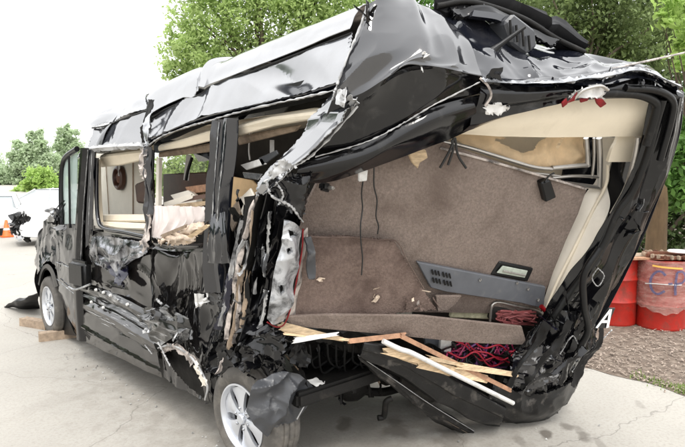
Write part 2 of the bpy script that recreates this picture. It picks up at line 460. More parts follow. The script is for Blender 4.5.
def box(name, c, size, m, parent=None, rot=(0, 0, 0), bev=.01, seg=2):
    bm = bmesh.new(); bmesh.ops.create_cube(bm, size=1)
    from mathutils import Euler
    bmesh.ops.scale(bm, vec=size, verts=bm.verts)
    if bev: bmesh.ops.bevel(bm, geom=bm.edges[:], offset=bev, segments=seg, affect='EDGES')
    bmesh.ops.rotate(bm, cent=(0, 0, 0), matrix=Euler(rot).to_matrix(), verts=bm.verts)
    bmesh.ops.translate(bm, vec=tuple(c), verts=bm.verts)
    me = bpy.data.meshes.new(name); bm.to_mesh(me); bm.free()
    me.polygons.foreach_set('use_smooth', [True] * len(me.polygons)); me.set_sharp_from_angle(angle=math.radians(40))
    return link(name, me, m, parent)

def lathe(name, prof, m, parent=None, axis='Z', loc=(0, 0, 0), n=40, sharp=35):
    """prof: list of (radius, height)."""
    V, Fc = [], []
    for rr, h in prof:
        for k in range(n):
            th = 2 * math.pi * k / n
            c, sn = rr * math.cos(th), rr * math.sin(th)
            V.append((c, sn, h) if axis == 'Z' else (h, c, sn) if axis == 'X' else (c, h, sn))
    for i in range(len(prof) - 1):
        for k in range(n):
            k2 = (k + 1) % n
            Fc.append((i * n + k, i * n + k2, (i + 1) * n + k2, (i + 1) * n + k))
    V = [np.array(v) + np.array(loc) for v in V]
    return link(name, mesh(name, V, Fc, True, sharp), m, parent)

def scrap(name, poly, n, smin, smax, mats, parent, place, spread=.08, seed=1, lab=None):
    """A heap of torn, bent plates filling the region; one stuff part per material."""
    rd = random.Random(seed)
    xs = [p[0] for p in poly]; ys = [p[1] for p in poly]
    out = {i: ([], []) for i in range(len(mats))}
    k = 0
    n = max(3, int(n * .42))
    while k < n:
        x, y = rd.uniform(min(xs), max(xs)), rd.uniform(min(ys), max(ys))
        if not inside(poly, x, y): continue
        k += 1
        c = np.array(place(x, y, rd.uniform(-spread, spread)))
        a = Vector((rd.gauss(0, .7), rd.gauss(0, .7), rd.gauss(0, 1.3))).normalized()
        b = a.cross(Vector((rd.gauss(0, 1), rd.gauss(0, 1), rd.gauss(0, 1)))).normalized(); nn = a.cross(b)
        sliver = rd.random() < .35
        L_ = rd.uniform(smin, smax) * (1.7 if sliver else 1.25); W_ = L_ * (rd.uniform(.06, .14) if sliver else rd.uniform(.45, .95))
        V, Fc = out[rd.choices(range(len(mats)), [q[1] for q in mats])[0]]
        o = len(V); M_ = 6; sdn = rd.random() * 40; sk = rd.uniform(-.4, .4)
        cor = [rd.uniform(.55, 1.1) for _ in range(4)]
        for e in (0, 1):
            for i in range(M_):
                for j in range(M_):
                    u, v = i / (M_ - 1) - .5, j / (M_ - 1) - .5
                    f_ = cor[0] * (.5 - u) * (.5 - v) + cor[1] * (.5 + u) * (.5 - v) + cor[2] * (.5 - u) * (.5 + v) + cor[3] * (.5 + u) * (.5 + v)
                    jit = 1 + (noise.noise(Vector((u * 4, v * 4, sdn))) * .35 if abs(u) == .5 or abs(v) == .5 else 0)
                    h = fold_noise(u * 1.7, v * 1.7, sdn) * .16 * L_ * (.5 if sliver else 1)
                    V.append(c + np.array(a * (u * L_ * f_ * jit + sk * v * W_) + b * (v * W_ * f_ * jit) + nn * (h - e * .003)))
        K_ = M_ * M_
        for i in range(M_ - 1):
            for j in range(M_ - 1):
                p = o + i * M_ + j
                Fc.append((p, p + 1, p + M_ + 1, p + M_)); Fc.append((p + K_, p + K_ + M_, p + K_ + M_ + 1, p + K_ + 1))
        ring = [i for i in range(M_)] + [i * M_ + M_ - 1 for i in range(1, M_)] + [M_ * M_ - 1 - i for i in range(1, M_)] + [i * M_ for i in range(M_ - 2, 0, -1)]
        for p, q_ in zip(ring, ring[1:] + ring[:1]):
            Fc.append((o + q_, o + p, o + K_ + p, o + K_ + q_))
    for i, (V, Fc) in out.items():
        if Fc:
            ob = link(name, mesh(name, V, Fc, True, 30), mats[i][0], parent); ob['kind'] = 'stuff'

def letters(name, strokes, w, place, m, parent, th=.003):
    """Flat painted strokes: each polyline in sign units is laid on a surface by place(x, y, lift)."""
    V, Fc = [], []
    for P in strokes:
        Q = cr(np.array(P, float), 8 * (len(P) - 1)); T = np.gradient(Q, axis=0); T /= np.linalg.norm(T, axis=1, keepdims=True)
        o = len(V)
        for q, t in zip(Q, T):
            nn = np.array([-t[1], t[0]])
            for sg in (-1, 1):
                p = q + nn * sg * w / 2
                V.append(place(p[0], p[1], th))
        for i in range(len(Q) - 1):
            Fc.append((o + 2 * i, o + 2 * i + 1, o + 2 * i + 3, o + 2 * i + 2))
    return link(name, mesh(name, V, Fc, True, None), m, parent)
# ------------------------------------------------------------------ ground
def concrete():
    m = mat('concrete', (0.372, 0.352, 0.315), 0.82, var=.07, vscale=1.1, dirt=(.33, .30, .255), dirt_amt=.3, dirt_scale=1.4, dirt_edge=.5, bump=.25, bscale=55)
    nt = m.node_tree; N, L = nt.nodes, nt.links; b = N['Principled BSDF']
    src = b.inputs['Base Color'].links[0].from_socket
    tc = N.new('ShaderNodeTexCoord'); vec = tc.outputs['Object']
    def mixin(fac, colr, src):
        mx = N.new('ShaderNodeMix'); mx.data_type = 'RGBA'; L.new(fac, mx.inputs[0]); L.new(src, mx.inputs[6]); mx.inputs[7].default_value = (*colr, 1)
        return mx.outputs[2]
    def rng_(sock, a, c, t0=0., t1=1.):
        mr = N.new('ShaderNodeMapRange'); mr.inputs['From Min'].default_value = a; mr.inputs['From Max'].default_value = c
        mr.inputs['To Min'].default_value = t0; mr.inputs['To Max'].default_value = t1; L.new(sock, mr.inputs['Value']); return mr.outputs[0]
    # fine speckle
    nz = N.new('ShaderNodeTexNoise'); nz.inputs['Scale'].default_value = 38; nz.inputs['Detail'].default_value = 8; nz.inputs['Roughness'].default_value = .75
    L.new(vec, nz.inputs['Vector'])
    src = mixin(rng_(nz.outputs['Fac'], .48, .70, 0, .6), (.22, .2, .175), src)
    # wandering cracks
    dn = N.new('ShaderNodeTexNoise'); dn.inputs['Scale'].default_value = 1.3; dn.inputs['Detail'].default_value = 7
    L.new(vec, dn.inputs['Vector'])
    ad = N.new('ShaderNodeMix'); ad.data_type = 'RGBA'; ad.blend_type = 'LINEAR_LIGHT'; ad.inputs[0].default_value = .3
    L.new(vec, ad.inputs[6]); L.new(dn.outputs['Color'], ad.inputs[7])
    vo = N.new('ShaderNodeTexVoronoi'); vo.feature = 'DISTANCE_TO_EDGE'; vo.inputs['Scale'].default_value = .42
    L.new(ad.outputs[2], vo.inputs['Vector'])
    src = mixin(rng_(vo.outputs['Distance'], .0022, .0008, 0, .45), (.10, .09, .08), src)
    # oil and water spots left under and beside the wreck, then broader darker patches
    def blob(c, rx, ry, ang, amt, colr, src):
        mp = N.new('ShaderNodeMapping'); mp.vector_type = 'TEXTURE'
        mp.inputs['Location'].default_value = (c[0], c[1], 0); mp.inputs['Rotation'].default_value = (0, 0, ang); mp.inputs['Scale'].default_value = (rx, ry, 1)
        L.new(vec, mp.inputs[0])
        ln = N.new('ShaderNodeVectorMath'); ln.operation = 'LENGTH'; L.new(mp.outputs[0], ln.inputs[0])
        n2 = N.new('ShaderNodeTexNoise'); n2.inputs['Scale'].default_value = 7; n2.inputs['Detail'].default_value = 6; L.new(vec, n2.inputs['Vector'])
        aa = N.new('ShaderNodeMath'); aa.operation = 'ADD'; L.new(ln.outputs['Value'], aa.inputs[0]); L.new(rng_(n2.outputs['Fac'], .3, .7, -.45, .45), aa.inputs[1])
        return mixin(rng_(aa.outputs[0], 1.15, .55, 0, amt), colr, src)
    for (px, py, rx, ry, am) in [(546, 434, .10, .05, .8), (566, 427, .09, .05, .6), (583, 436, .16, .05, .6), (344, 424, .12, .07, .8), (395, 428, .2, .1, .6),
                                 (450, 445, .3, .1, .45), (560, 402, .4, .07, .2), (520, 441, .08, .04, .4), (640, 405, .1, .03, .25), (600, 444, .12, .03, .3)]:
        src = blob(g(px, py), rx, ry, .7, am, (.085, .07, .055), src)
    src = blob((1.0, 1.2), 1.3, 2.6, 0, .4, (.20, .175, .145), src)  # broad darker ellipse on the ground beneath the van
    src = blob(g(60, 400), .5, .15, .2, .2, (.25, .23, .2), src)
    L.new(src, b.inputs['Base Color'])
    return m
def ground_sheet(name, P, z, m, kind='structure'):
    me = mesh(name, [(p[0], p[1], z) for p in P], [tuple(range(len(P)))], False)
    o = link(name, me, m); o['kind'] = kind
    return o
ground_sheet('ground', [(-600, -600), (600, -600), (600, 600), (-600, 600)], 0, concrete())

soil = mat('mulch_soil', (0.14, 0.105, 0.08), 0.95, var=.35, vscale=14, dirt=(.27, .22, .175), dirt_amt=.5, dirt_scale=11, dirt_edge=.2, bump=.9, bscale=60)
E0, E1 = g(575, 366), g(780, 421)
ed = (E1 - E0) / np.linalg.norm(E1 - E0); en = np.array([-ed[1], ed[0], 0])
edge = [E0 + ed * t + en * (.05 * math.sin(t * 3) + .03 * math.sin(t * 9.1 + 1)) for t in np.linspace(-.3, 6, 40)]
ground_sheet('mulch_bed', [(p[0], p[1]) for p in edge] + [(14, -2), (26, 4), (24, 26), (9, 26), (5.5, 9), (3.6, 3)], .004, soil)
# wood chips and dead leaves over the bed
V, Fc = [], []
rd = random.Random(3)
k = 0
while k < 9000:
    t, q = rd.uniform(-.2, 4.5), rd.random() ** 1.5 * 4.5
    p = E0 + ed * t + en * (q + .03 + .05 * math.sin(t * 3) - (.12 if rd.random() < .08 else 0))
    if p[0] < 2.7: k += 1; continue
    a = rd.uniform(0, math.pi); L_ = rd.uniform(.010, .042); W_ = L_ * rd.uniform(.2, .6); tl = rd.uniform(-.5, .5)
    c, sn = math.cos(a), math.sin(a); o = len(V); z = .008 + rd.random() * .022
    for (x, y) in ((-1, -1), (1, -1), (1, 1), (-1, 1)):
        V.append((p[0] + (c * x * L_ - sn * y * W_) * .5, p[1] + (sn * x * L_ + c * y * W_) * .5, z + tl * x * L_ * .4 + rd.random() * .006))
    V.append((p[0], p[1], z + .006))
    Fc += [(o + i, o + (i + 1) % 4, o + 4) for i in range(4)]
    k += 1
chips = link('wood_chips', mesh('wood_chips', V, Fc, False), mat('chip_brown', (0.27, 0.215, 0.175), .9, var=.85, vscale=60)); chips['kind'] = 'stuff'
# thin grass strip along the slab edge
V, Fc = [], []
for k in range(9000):
    t = rd.uniform(.95, 4.0) if k > 700 else rd.uniform(.5, 1.2); q = rd.gauss(.10, .055) + (.03 * math.sin(t * 5))
    p = E0 + ed * t + en * (q + .05)
    if rd.random() > min(1, .25 + (t - .5) * .8): continue
    a = rd.uniform(0, 6.28); h = rd.uniform(.015, .045); w = .006; ln = rd.uniform(-.03, .03)
    c, sn = math.cos(a) * w, math.sin(a) * w; o = len(V)
    V += [(p[0] - c, p[1] - sn, .004), (p[0] + c, p[1] + sn, .004), (p[0] + ln, p[1] + ln * .6, .004 + h)]
    Fc.append((o, o + 1, o + 2))
gr = link('grass', mesh('grass', V, Fc, False), leaf_mat('grass_green', (0.22, 0.30, 0.085), .35, .3)); gr['kind'] = 'stuff'

# bits of glass and plastic shed by the wreck
V, Fc = [], []
for k in range(120):
    if rd.random() < .6: x, y = .1 - abs(rd.gauss(0, .16)), rd.uniform(-.5, 3.6)
    else: x, y = rd.uniform(-.4, 2.6), -.7 - abs(rd.gauss(0, .45))
    L_ = rd.uniform(.004, .016); o = len(V); a = rd.uniform(0, 6.28)
    for q_ in range(3):
        V.append((x + L_ * math.cos(a + 2.1 * q_), y + L_ * rd.uniform(.5, 1) * math.sin(a + 2.1 * q_), .005 + rd.random() * .004))
    V.append((x, y, .012 + L_ * .4)); Fc += [(o, o + 1, o + 3), (o + 1, o + 2, o + 3), (o + 2, o, o + 3)]
fr_ = link('fragments', mesh('fragments', V, Fc, False), mat('glass_grit', (.36, .36, .34), .3, var=.9, vscale=3)); fr_['kind'] = 'stuff'

# ------------------------------------------------------------------ trees
def leaves(name, blobs, n, size, m, parent, seed, clump=.16, aspect=.55):
    q = np.random.default_rng(seed)
    vol = np.array([b[3] * b[4] * b[5] for b in blobs]) ** .75; vol /= vol.sum()
    P = []
    for b, f in zip(blobs, vol):
        nb = int(n * f); nc = max(6, nb // 34)
        d = q.normal(size=(nc, 3)); d /= np.linalg.norm(d, axis=1, keepdims=True)
        cc = np.array(b[:3]) + d * (q.random((nc, 1)) ** .45) * np.array(b[3:6])
        w = q.integers(0, nc, nb)
        cs = clump * min(b[3:6]) * (0.5 + q.random(nc))[w][:, None]
        P.append(cc[w] + q.normal(size=(nb, 3)) * cs)
    P = np.concatenate(P); n = len(P)
    a = q.normal(size=(n, 3)); a /= np.linalg.norm(a, axis=1, keepdims=True)
    up = np.array([0, 0, 1.0]) + q.normal(size=(n, 3)) * .55
    b = np.cross(up, a); b /= np.linalg.norm(b, axis=1, keepdims=True) + 1e-9
    nn = np.cross(a, b)
    L_ = size * (0.6 + .8 * q.random((n, 1)))
    V = np.stack([P - a * L_ * .5, P + b * L_ * aspect * .5 + nn * L_ * .06 - a * L_ * .08, P + a * L_ * .5 - nn * L_ * .12, P - b * L_ * aspect * .5 + nn * L_ * .06 - a * L_ * .08], 1).reshape(-1, 3)
    me = bpy.data.meshes.new(name)
    me.vertices.add(4 * n); me.vertices.foreach_set('co', V.astype(np.float32).ravel())
    me.loops.add(4 * n); me.loops.foreach_set('vertex_index', np.arange(4 * n, dtype=np.int32))
    me.polygons.add(n); me.polygons.foreach_set('loop_start', np.arange(0, 4 * n, 4, dtype=np.int32))
    me.update(calc_edges=True)
    return link(name, me, m, parent)
def tree(name, base, blobs, n, size, lm, label, seed, cat='tree', group=None, tr=.18, tm=None, clump=.16):
    base = np.array([base[0], base[1], 0.0])
    t = thing(name, base, label, cat, group)
    q = random.Random(seed)
    top = np.mean([b[:3] for b in blobs], axis=0)
    low = min(b[2] - b[5] for b in blobs)
    fork = base + (top - base) * .5; fork[2] = max(.4, min(low + .4, top[2] * .7))
    lines = []
    Q = cr(np.array([base, base * .5 + fork * .5 + np.array([q.uniform(-.1, .1), q.uniform(-.1, .1), 0]), fork]), 8)
    V, Fc = tube_geo(Q, np.linspace(tr * 1.25, tr * .75, len(Q)), 10)
    V = list(V)
    for b in blobs:
        c = np.array(b[:3])
        for e in range(2):
            tip = c + np.array([q.uniform(-.5, .5) * b[3], q.uniform(-.5, .5) * b[4], q.uniform(-.1, .6) * b[5]])
            Q = cr(np.array([fork - [0, 0, .15], fork * .5 + tip * .5 + np.array([q.uniform(-.2, .2), q.uniform(-.2, .2), .15 * b[5]]), tip]), 8)
            v, f = tube_geo(Q, np.linspace(tr * .5, tr * .06, len(Q)), 6, True, len(V)); V += list(v); Fc += f
    link('trunk', mesh('trunk', V, Fc, True, 60), tm or bark_m, t)
    leaves('crown', blobs, n, size, lm, t, seed, clump)
    return t
def B(px, py, d, rx, rz=None, ry=None):          # a crown mass at a distance d seen around that direction
    p = dp(px, py, d)
    return (*p, rx, ry or rx, rz or rx)

# the big pale tree over the roof
c0 = dp(285, 100, 20)
tree('broadleaf_tree', c0, [B(202, 58, 19.5, 1.15), B(178, 50, 19.5, .6), B(182, 78, 20, .55), B(206, 78, 20, .6), B(190, 28, 19.5, .85), B(235, 22, 20, 1.5), B(300, 8, 20, 1.7), B(250, -35, 20, 2.0), B(330, -30, 20.5, 1.9),
     B(262, 72, 21, 1.3), B(345, 40, 21, 1.6), B(185, 72, 20, .7), B(315, 60, 22, 1.2), B(200, -20, 20, 1.3)],
     42000, .15, leaf_bright, 'bright green broadleaf tree rising behind the pale roof of the wrecked van', 21, tr=.22)
c0 = dp(420, 100, 24)
tree('broadleaf_tree', c0, [B(400, 0, 24, 2.0), B(440, -20, 24, 2.1), B(480, 20, 23, 1.6), B(430, 90, 24, 2.4), B(350, 110, 24, 2)],
     14000, .2, leaf_mid, 'mid green tree hidden mostly behind the raised rear roof corner', 22, tr=.2)
# shrub seen through the second window
c0 = dp(185, 175, 17)
tree('leafy_shrub', c0, [B(176, 168, 17, .55, .7), B(196, 172, 17, .6, .7), B(160, 180, 17, .5, .6), B(215, 170, 17.5, .6, .8)],
     5200, .12, leaf_bright, 'green leafy shrub seen through the broken second side window', 23, cat='shrub', tr=.05)
# far left
c0 = dp(31, 190, 62)
tree('poplar_tree', c0, [B(31, 150, 62, 1.3, 1.5), B(35, 134, 62, .8, .9), B(24, 146, 62, .9, .8), B(40, 145, 62, .8, 1.0), B(22, 170, 62, 1.7, 1.2), B(43, 168, 62, 1.3, 1.1), B(14, 182, 62, 1.5, .8), B(32, 184, 62, 1.8, .8), B(4, 178, 62, 1.6, 1.2), B(18, 158, 62, 1.1, 1.1), B(46, 158, 62, 1.2, 1.2), B(30, 165, 62, 1.7, 1.3)], 17000, .36, leaf_hazed, 'tall pale green tree farthest left beyond the parked cars', 24, tr=.2, group='trees beyond the parked cars')
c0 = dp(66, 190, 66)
tree('poplar_tree', c0, [B(65, 132, 66, .7, 1.0), B(72, 138, 66, .8, .9), B(60, 148, 66, .8, .8), B(70, 156, 66, 1.2, 1.0), B(58, 168, 66, 1.2, 1.0), B(78, 150, 66, 1.0, 1.3), B(76, 174, 66, 1.6, 1.2), B(62, 182, 66, 1.5, .8), B(50, 176, 66, 1.4, 1.2), B(66, 144, 66, 1.1, 1.2), B(68, 166, 66, 1.7, 1.3), B(80, 162, 66, 1.2, 1.4)], 14000, .36, leaf_hazed, 'thin airy tree just left of the driver door window', 25, tr=.18, group='trees beyond the parked cars')
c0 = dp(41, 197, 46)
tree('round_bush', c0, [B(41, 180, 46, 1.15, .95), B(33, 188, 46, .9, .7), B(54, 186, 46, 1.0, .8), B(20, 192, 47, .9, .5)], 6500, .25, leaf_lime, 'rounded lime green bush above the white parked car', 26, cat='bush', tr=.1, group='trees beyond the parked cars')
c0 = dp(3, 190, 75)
tree('low_tree', c0, [B(2, 176, 75, 1.8, 1.7), B(12, 182, 75, 1.4, 1.2), B(-12, 170, 75, 2.2, 2.2)], 5000, .38, leaf_hazed, 'low grey green tree at the left edge of the photo', 27, tr=.15, group='trees beyond the parked cars')
q = random.Random(77)  # added row of unseen trees, there for the black flank to reflect
bl = []
for i in range(26):
    a = math.radians(96 + i * 4.2); d_ = 30 + q.uniform(-4, 6)
    bl.append((CAM[0] + d_ * math.cos(a), CAM[1] + d_ * math.sin(a), q.uniform(2.0, 4.2), 3.2, 3.2, q.uniform(2.4, 4.0)))
tl_ = leaves('unseen_tree_line', bl, 26000, .55, leaf_dark, None, 78, .2); tl_['kind'] = 'stuff'
# the thicket on the right
c0 = dp(560, 120, 13)
tree('olive_tree', c0, [B(548, 10, 13, .9), B(590, 0, 13, 1.0), B(625, 20, 13, 1.0), B(585, 45, 13.4, .9), B(640, 55, 13, .9), B(540, 60, 13.5, .9), B(660, 30, 13.5, .9), B(600, -40, 13, 1.2)],
     20000, .10, leaf_olive, 'olive brown leafed tree standing behind the rear right roof corner', 28, tr=.11)
c0 = dp(560, 120, 17)
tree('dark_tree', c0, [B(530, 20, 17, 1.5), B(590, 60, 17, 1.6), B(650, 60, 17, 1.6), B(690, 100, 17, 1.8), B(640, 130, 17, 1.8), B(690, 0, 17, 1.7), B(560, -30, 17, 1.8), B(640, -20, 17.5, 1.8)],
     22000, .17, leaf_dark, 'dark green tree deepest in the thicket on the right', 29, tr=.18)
c0 = dp(705, 150, 8.6)
tree('leafy_sapling', c0, [B(672, 10, 7.2, .16, .18), B(682, 32, 7.2, .2, .2), B(664, 22, 7.2, .1, .1), B(690, -5, 7.4, .3, .2), B(705, 40, 7.6, .3), B(680, 62, 7.6, .12, .12)],
     1500, .105, leaf_lime, 'sapling with big lime leaves hanging in at the top right corner', 30, tr=.03, clump=.3)
c0 = dp(690, 215, 9.2)
tree('leafy_shrub', c0, [B(678, 135, 9.2, .32, .5), B(690, 170, 9.0, .38, .5), B(676, 190, 9.2, .24, .34), B(700, 120, 9.4, .4, .5), B(668, 160, 9.6, .25, .4)],
     3600, .115, leaf_mid, 'shrub with glossy mid green leaves just above the wrapped drum', 31, cat='shrub', tr=.04, clump=.3)
c0 = dp(670, 215, 13)
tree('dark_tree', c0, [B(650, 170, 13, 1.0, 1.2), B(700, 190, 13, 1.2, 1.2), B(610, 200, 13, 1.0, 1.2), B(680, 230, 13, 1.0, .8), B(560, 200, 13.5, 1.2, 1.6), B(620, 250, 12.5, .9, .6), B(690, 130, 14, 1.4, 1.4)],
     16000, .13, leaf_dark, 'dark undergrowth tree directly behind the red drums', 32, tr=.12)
# bare tan trunk behind the drums
sb = dp(656, 244, 9.0)
st = thing('tree_stump', (sb[0], sb[1], 0), 'tan brown bare tree trunk standing behind the red drums', 'tree stump')
lathe('trunk', [(.20, 0), (.165, .25), (.15, .7), (.14, 1.1), (.135, 1.5), (.11, 1.72), (.05, 1.8), (0, 1.8)], stump_m, st, loc=(sb[0], sb[1], 0), n=20)

# ------------------------------------------------------------------ drums with what lies on them
def drum(cx, cy, R, H, label, grp):
    t = thing('steel_drum', (cx, cy, 0), label, 'drum', grp)
    pr = [(0, .02), (R * .95, .02), (R * .97, 0), (R, .015), (R, .03)]
    for hz in (.31, .60):
        pr += [(R, hz - .035), (R + .012, hz - .012), (R + .016, hz), (R + .012, hz + .012), (R, hz + .035)]
    pr += [(R, H - .03)]
    lathe('barrel', pr, drum_m, t, loc=(cx, cy, 0), n=56)
    lathe('rim', [(R, H - .03), (R + .01, H - .022), (R + .01, H), (R - .008, H + .002), (R - .014, H - .02), (R - .014, H - .03)], drum_m, t, loc=(cx, cy, 0), n=56)
    lathe('lid', [(R - .014, H - .022), (R * .5, H - .018), (0, H - .018)], drum_m, t, loc=(cx, cy, 0), n=40)
    return t
dA, dB = g(624, 327), g(667, 332)
RD, HD = .285, .87
fw2 = np.array([YAW[0], YAW[1], 0])
cA, cB = dA + fw2 * RD + RGT * -.02, dB + fw2 * RD + RGT * .06
drum(cA[0], cA[1], RD, HD, 'plain glossy red steel drum half hidden by the torn pillar', 'red steel drums')
tB = drum(cB[0], cB[1], RD, HD, 'red steel drum wrapped in cloudy plastic with blue sprayed letters', 'red steel drums')
# cloudy wrap, torn at its lower edge
V, Fc = [], []
nth, nh = 90, 16
for i in range(nh + 1):
    for k in range(nth):
        th = 2 * math.pi * k / nth; h = .25 + .03 * math.sin(th * 3) + .012 * math.sin(th * 13 + 1)
        z = h + (HD + .01 - h) * i / nh
        rr = RD + .022 + .012 * ridged((math.cos(th) * RD, math.sin(th) * RD, z * 2), 7, 3)
        V.append((cB[0] + rr * math.cos(th), cB[1] + rr * math.sin(th), z))
for i in range(nh):
    for k in range(nth):
        k2 = (k + 1) % nth
        Fc.append((i * nth + k, i * nth + k2, (i + 1) * nth + k2, (i + 1) * nth + k))
link('plastic_wrap', mesh('plastic_wrap', V, Fc, True, 40), wrap_m, tB)
toc = math.atan2(CAM[1] - cB[1], CAM[0] - cB[0])
def on_drum(x, z, lift):
    th = toc + x / RD
    return np.array([cB[0] + (RD + .044 + lift) * math.cos(th), cB[1] + (RD + .044 + lift) * math.sin(th), z])
letters('sprayed_letters', [[(.03, .71), (-.01, .755), (-.06, .745), (-.105, .67), (-.11, .58), (-.08, .50), (-.03, .475), (.03, .52)],
                   [(.06, .61), (.10, .615)],
                   [(.135, .47), (.13, .60), (.14, .755)], [(.14, .755), (.20, .76), (.24, .70), (.21, .63), (.13, .61)]], .027, on_drum, blue_mark, tB)
letters('yellow_tape', [[(-.10, .822), (0, .812), (.20, .80)]], .022, on_drum, yellow_m, tB)
letters('white_tape', [[(-.17, .585), (-.05, .60), (.2, .60)]], .012, on_drum, white_plastic, tB)
# rough boards on the drums
zb = HD + .002
for i, (o, w_, ln, an) in enumerate([(-.16, .13, 1.25, .06), (.0, .14, 1.3, -.03), (.17, .12, 1.2, .04)]):
    mid = (cA + cB) / 2 + fw2 * o + RGT * (.12 + .05 * i); dv = RGT * math.cos(an) + fw2 * math.sin(an)
    b_ = bar('board', mid - dv * ln / 2 + np.array([0, 0, zb + .014]), mid + dv * ln / 2 + np.array([0, 0, zb + .014]), w_, .024, oldwood_m if i else redwood_m, None, side=(0, 0, 1), split=.02)
    tag(b_, ['front reddish board lying across the tops of the red drums', 'middle weathered board lying across the red drums', 'rear weathered board lying across the red drums'][i], 'board', 'boards on the drums')
# rusty toothed gear ring
gc = cB + fw2 * -.02 + RGT * .03; gz = zb + .028
gt = thing('rusty_gear', (gc[0], gc[1], gz), 'rusty toothed ring gear lying on boards atop the wrapped drum', 'gear')
lathe('ring', [(.20, 0), (.25, 0), (.25, .035), (.20, .035), (.20, 0)], rust_m, gt, loc=(gc[0], gc[1], gz), n=48, sharp=30)
nT = 22
for k in range(nT):
    th = 2 * math.pi * k / nT
    box('tooth', (gc[0] + .262 * math.cos(th), gc[1] + .262 * math.sin(th), gz + .026), (.05, .036, .052), oldwood_m if k % 3 else rust_m, gt, rot=(0, 0, th), bev=.008)
lid = lathe('plastic_disc', [(0, 0), (.13, 0), (.14, .012), (.13, .026), (.05, .032), (0, .032)], white_plastic, None, loc=(gc[0] + .16 * RGT[0] , gc[1] + .16 * RGT[1] , gz + .055), n=32)
tag(lid, 'round white plastic disc resting on the rusty gear', 'disc')
# loose strap from the roof corner to the trees
strap_a, strap_b = r(612, 69, .02), dp(760, 25, 7.0)
tag(tube('loose_cord', [strap_a, (strap_a + strap_b) / 2 + [0, 0, -.05], strap_b], .008, strip_m, None, n=6), 'thin pale cord running from the roof corner up to the right', 'cord')

# ------------------------------------------------------------------ parked cars and a cone far left
def car(name, loc, ang, paint, label, broken=False, L_=4.5, H_=1.42, W_=1.78):
    t = thing(name, (0, 0, 0), label, 'car', 'cars parked at the far left')
    st = [(-.5, .45, .80, .72), (-.485, .30, .88, .85), (-.40, .24, .96, .95), (-.2, .2, .97, 1), (.1, .2, .95, 1), (.25, .2, .93, 1), (.38, .22, .84, .96), (.46, .26, .74, .86), (.5, .36, .6, .7)]
    V, Fc = [], []
    for (x, z0, z1, w) in st:
        hw = W_ / 2 * w
        for (a, z) in ((-.55, z0), (-.93, z0 + .05), (-1, z0 * .5 + z1 * .5), (-.95, z1 - .06), (-.8, z1), (0, z1 + .03), (.8, z1), (.95, z1 - .06), (1, z0 * .5 + z1 * .5), (.93, z0 + .05), (.55, z0)):
            V.append((x * L_, a * hw, z))
    K = 11
    for i in range(len(st) - 1):
        for j in range(K):
            j2 = (j + 1) % K; Fc.append((i * K + j, i * K + j2, (i + 1) * K + j2, (i + 1) * K + j))
    Fc += [tuple(range(K))[::-1], tuple((len(st) - 1) * K + j for j in range(K))]
    link('body', mesh('body', V, Fc, True, 40), paint, t)
    gh = [(-.40, .95, .95), (-.30, .98, H_ - .05), (-.12, 1, H_), (.06, 1, H_ - .02), (.26, .98, .93)]
    V, Fc = [], []
    for (x, w, z) in gh:
        hw = W_ / 2 * w
        for (a, zz) in ((-.93, .90), (-.76, z - .03), (-.68, z), (0, z + .015), (.68, z), (.76, z - .03), (.93, .90)):
            V.append((x * L_, a * hw, max(zz, .90)))
    K = 7
    for i in range(len(gh) - 1):
        for j in range(K - 1): Fc.append((i * K + j, i * K + j + 1, (i + 1) * K + j + 1, (i + 1) * K + j))
    link('window_glass', mesh('window_glass', V, Fc, True, 40), sky_toned_glass, t)
    V, Fc = [], []
    for (x, w, z) in gh[1:4]:
        hw = W_ / 2 * w
        for a in (-.74, -.4, 0, .4, .74): V.append((x * L_ * 1.02, a * hw, z + .02 - .03 * abs(a) ** 3))
    for i in range(2):
        for j in range(4): Fc.append((i * 5 + j, i * 5 + j + 1, i * 5 + 6 + j, i * 5 + 5 + j))
    link('roof', mesh('roof', V, Fc, True, 60), paint, t)
    for sg in (-1, 1):
        tubes('window_pillar', [([(.255 * L_, sg * W_ * .45, .92), (.06 * L_, sg * W_ * .37, H_)], .03)], paint, t)
        tubes('window_pillar', [([(-.39 * L_, sg * W_ * .44, .94), (-.30 * L_, sg * W_ * .37, H_ - .03)], .04)], paint, t)
        tubes('window_pillar', [([(-.08 * L_, sg * W_ * .463, .92), (-.09 * L_, sg * W_ * .375, H_)], .025)], paint, t)
        for x in (-.3, .31):
            w_ = lathe('wheel', [(.2, -.09), (.29, -.1), (.31, -.07), (.31, .07), (.29, .1), (.2, .09), (.0, .07)] if sg > 0 else [(.2, .09), (.29, .1), (.31, .07), (.31, -.07), (.29, -.1), (.2, -.09), (0, -.07)], matt_black, t, axis='Y', loc=(x * L_, sg * W_ * .455, .31), n=24)
            lathe('rim', [(0, .005 * sg), (.18, 0), (.19, -.02 * sg)], car_silver, w_, axis='Y', loc=(x * L_, sg * (W_ * .455 + .1), .31), n=18)
        if not broken:
            box('headlight', (.465 * L_, sg * W_ * .33, .66), (.18, .3, .13), glass_m, t, rot=(0, .3, sg * -.35), bev=.04)
    if broken:
        q = random.Random(9)
        def pl_(x, y, d_): return np.array([.46 * L_ + d_ * 1.5 + .05, (x - 50) / 50 * W_ * .45, .28 + y / 100 * .55])
        scrap('broken_front', [(0, 0), (100, 0), (100, 100), (0, 100)], 130, .12, .36, [(matt_black, 7), (bare_metal, 1.5), (black_plastic, 4)], t, pl_, .1, 4)
        box('bumper', (.49 * L_, 0, .26), (.22, W_ * .86, .16), car_silver, t, rot=(0, .1, .05), bev=.06)
    else:
        box('bumper', (.49 * L_, 0, .36), (.16, W_ * .72, .2), paint, t, bev=.06)
        box('grille', (.497 * L_, 0, .56), (.04, W_ * .4, .1), matt_black, t, bev=.02)
    t.location = Vector(loc); t.rotation_euler = (0, 0, ang); t.scale = (.86, .86, .84)
    return t
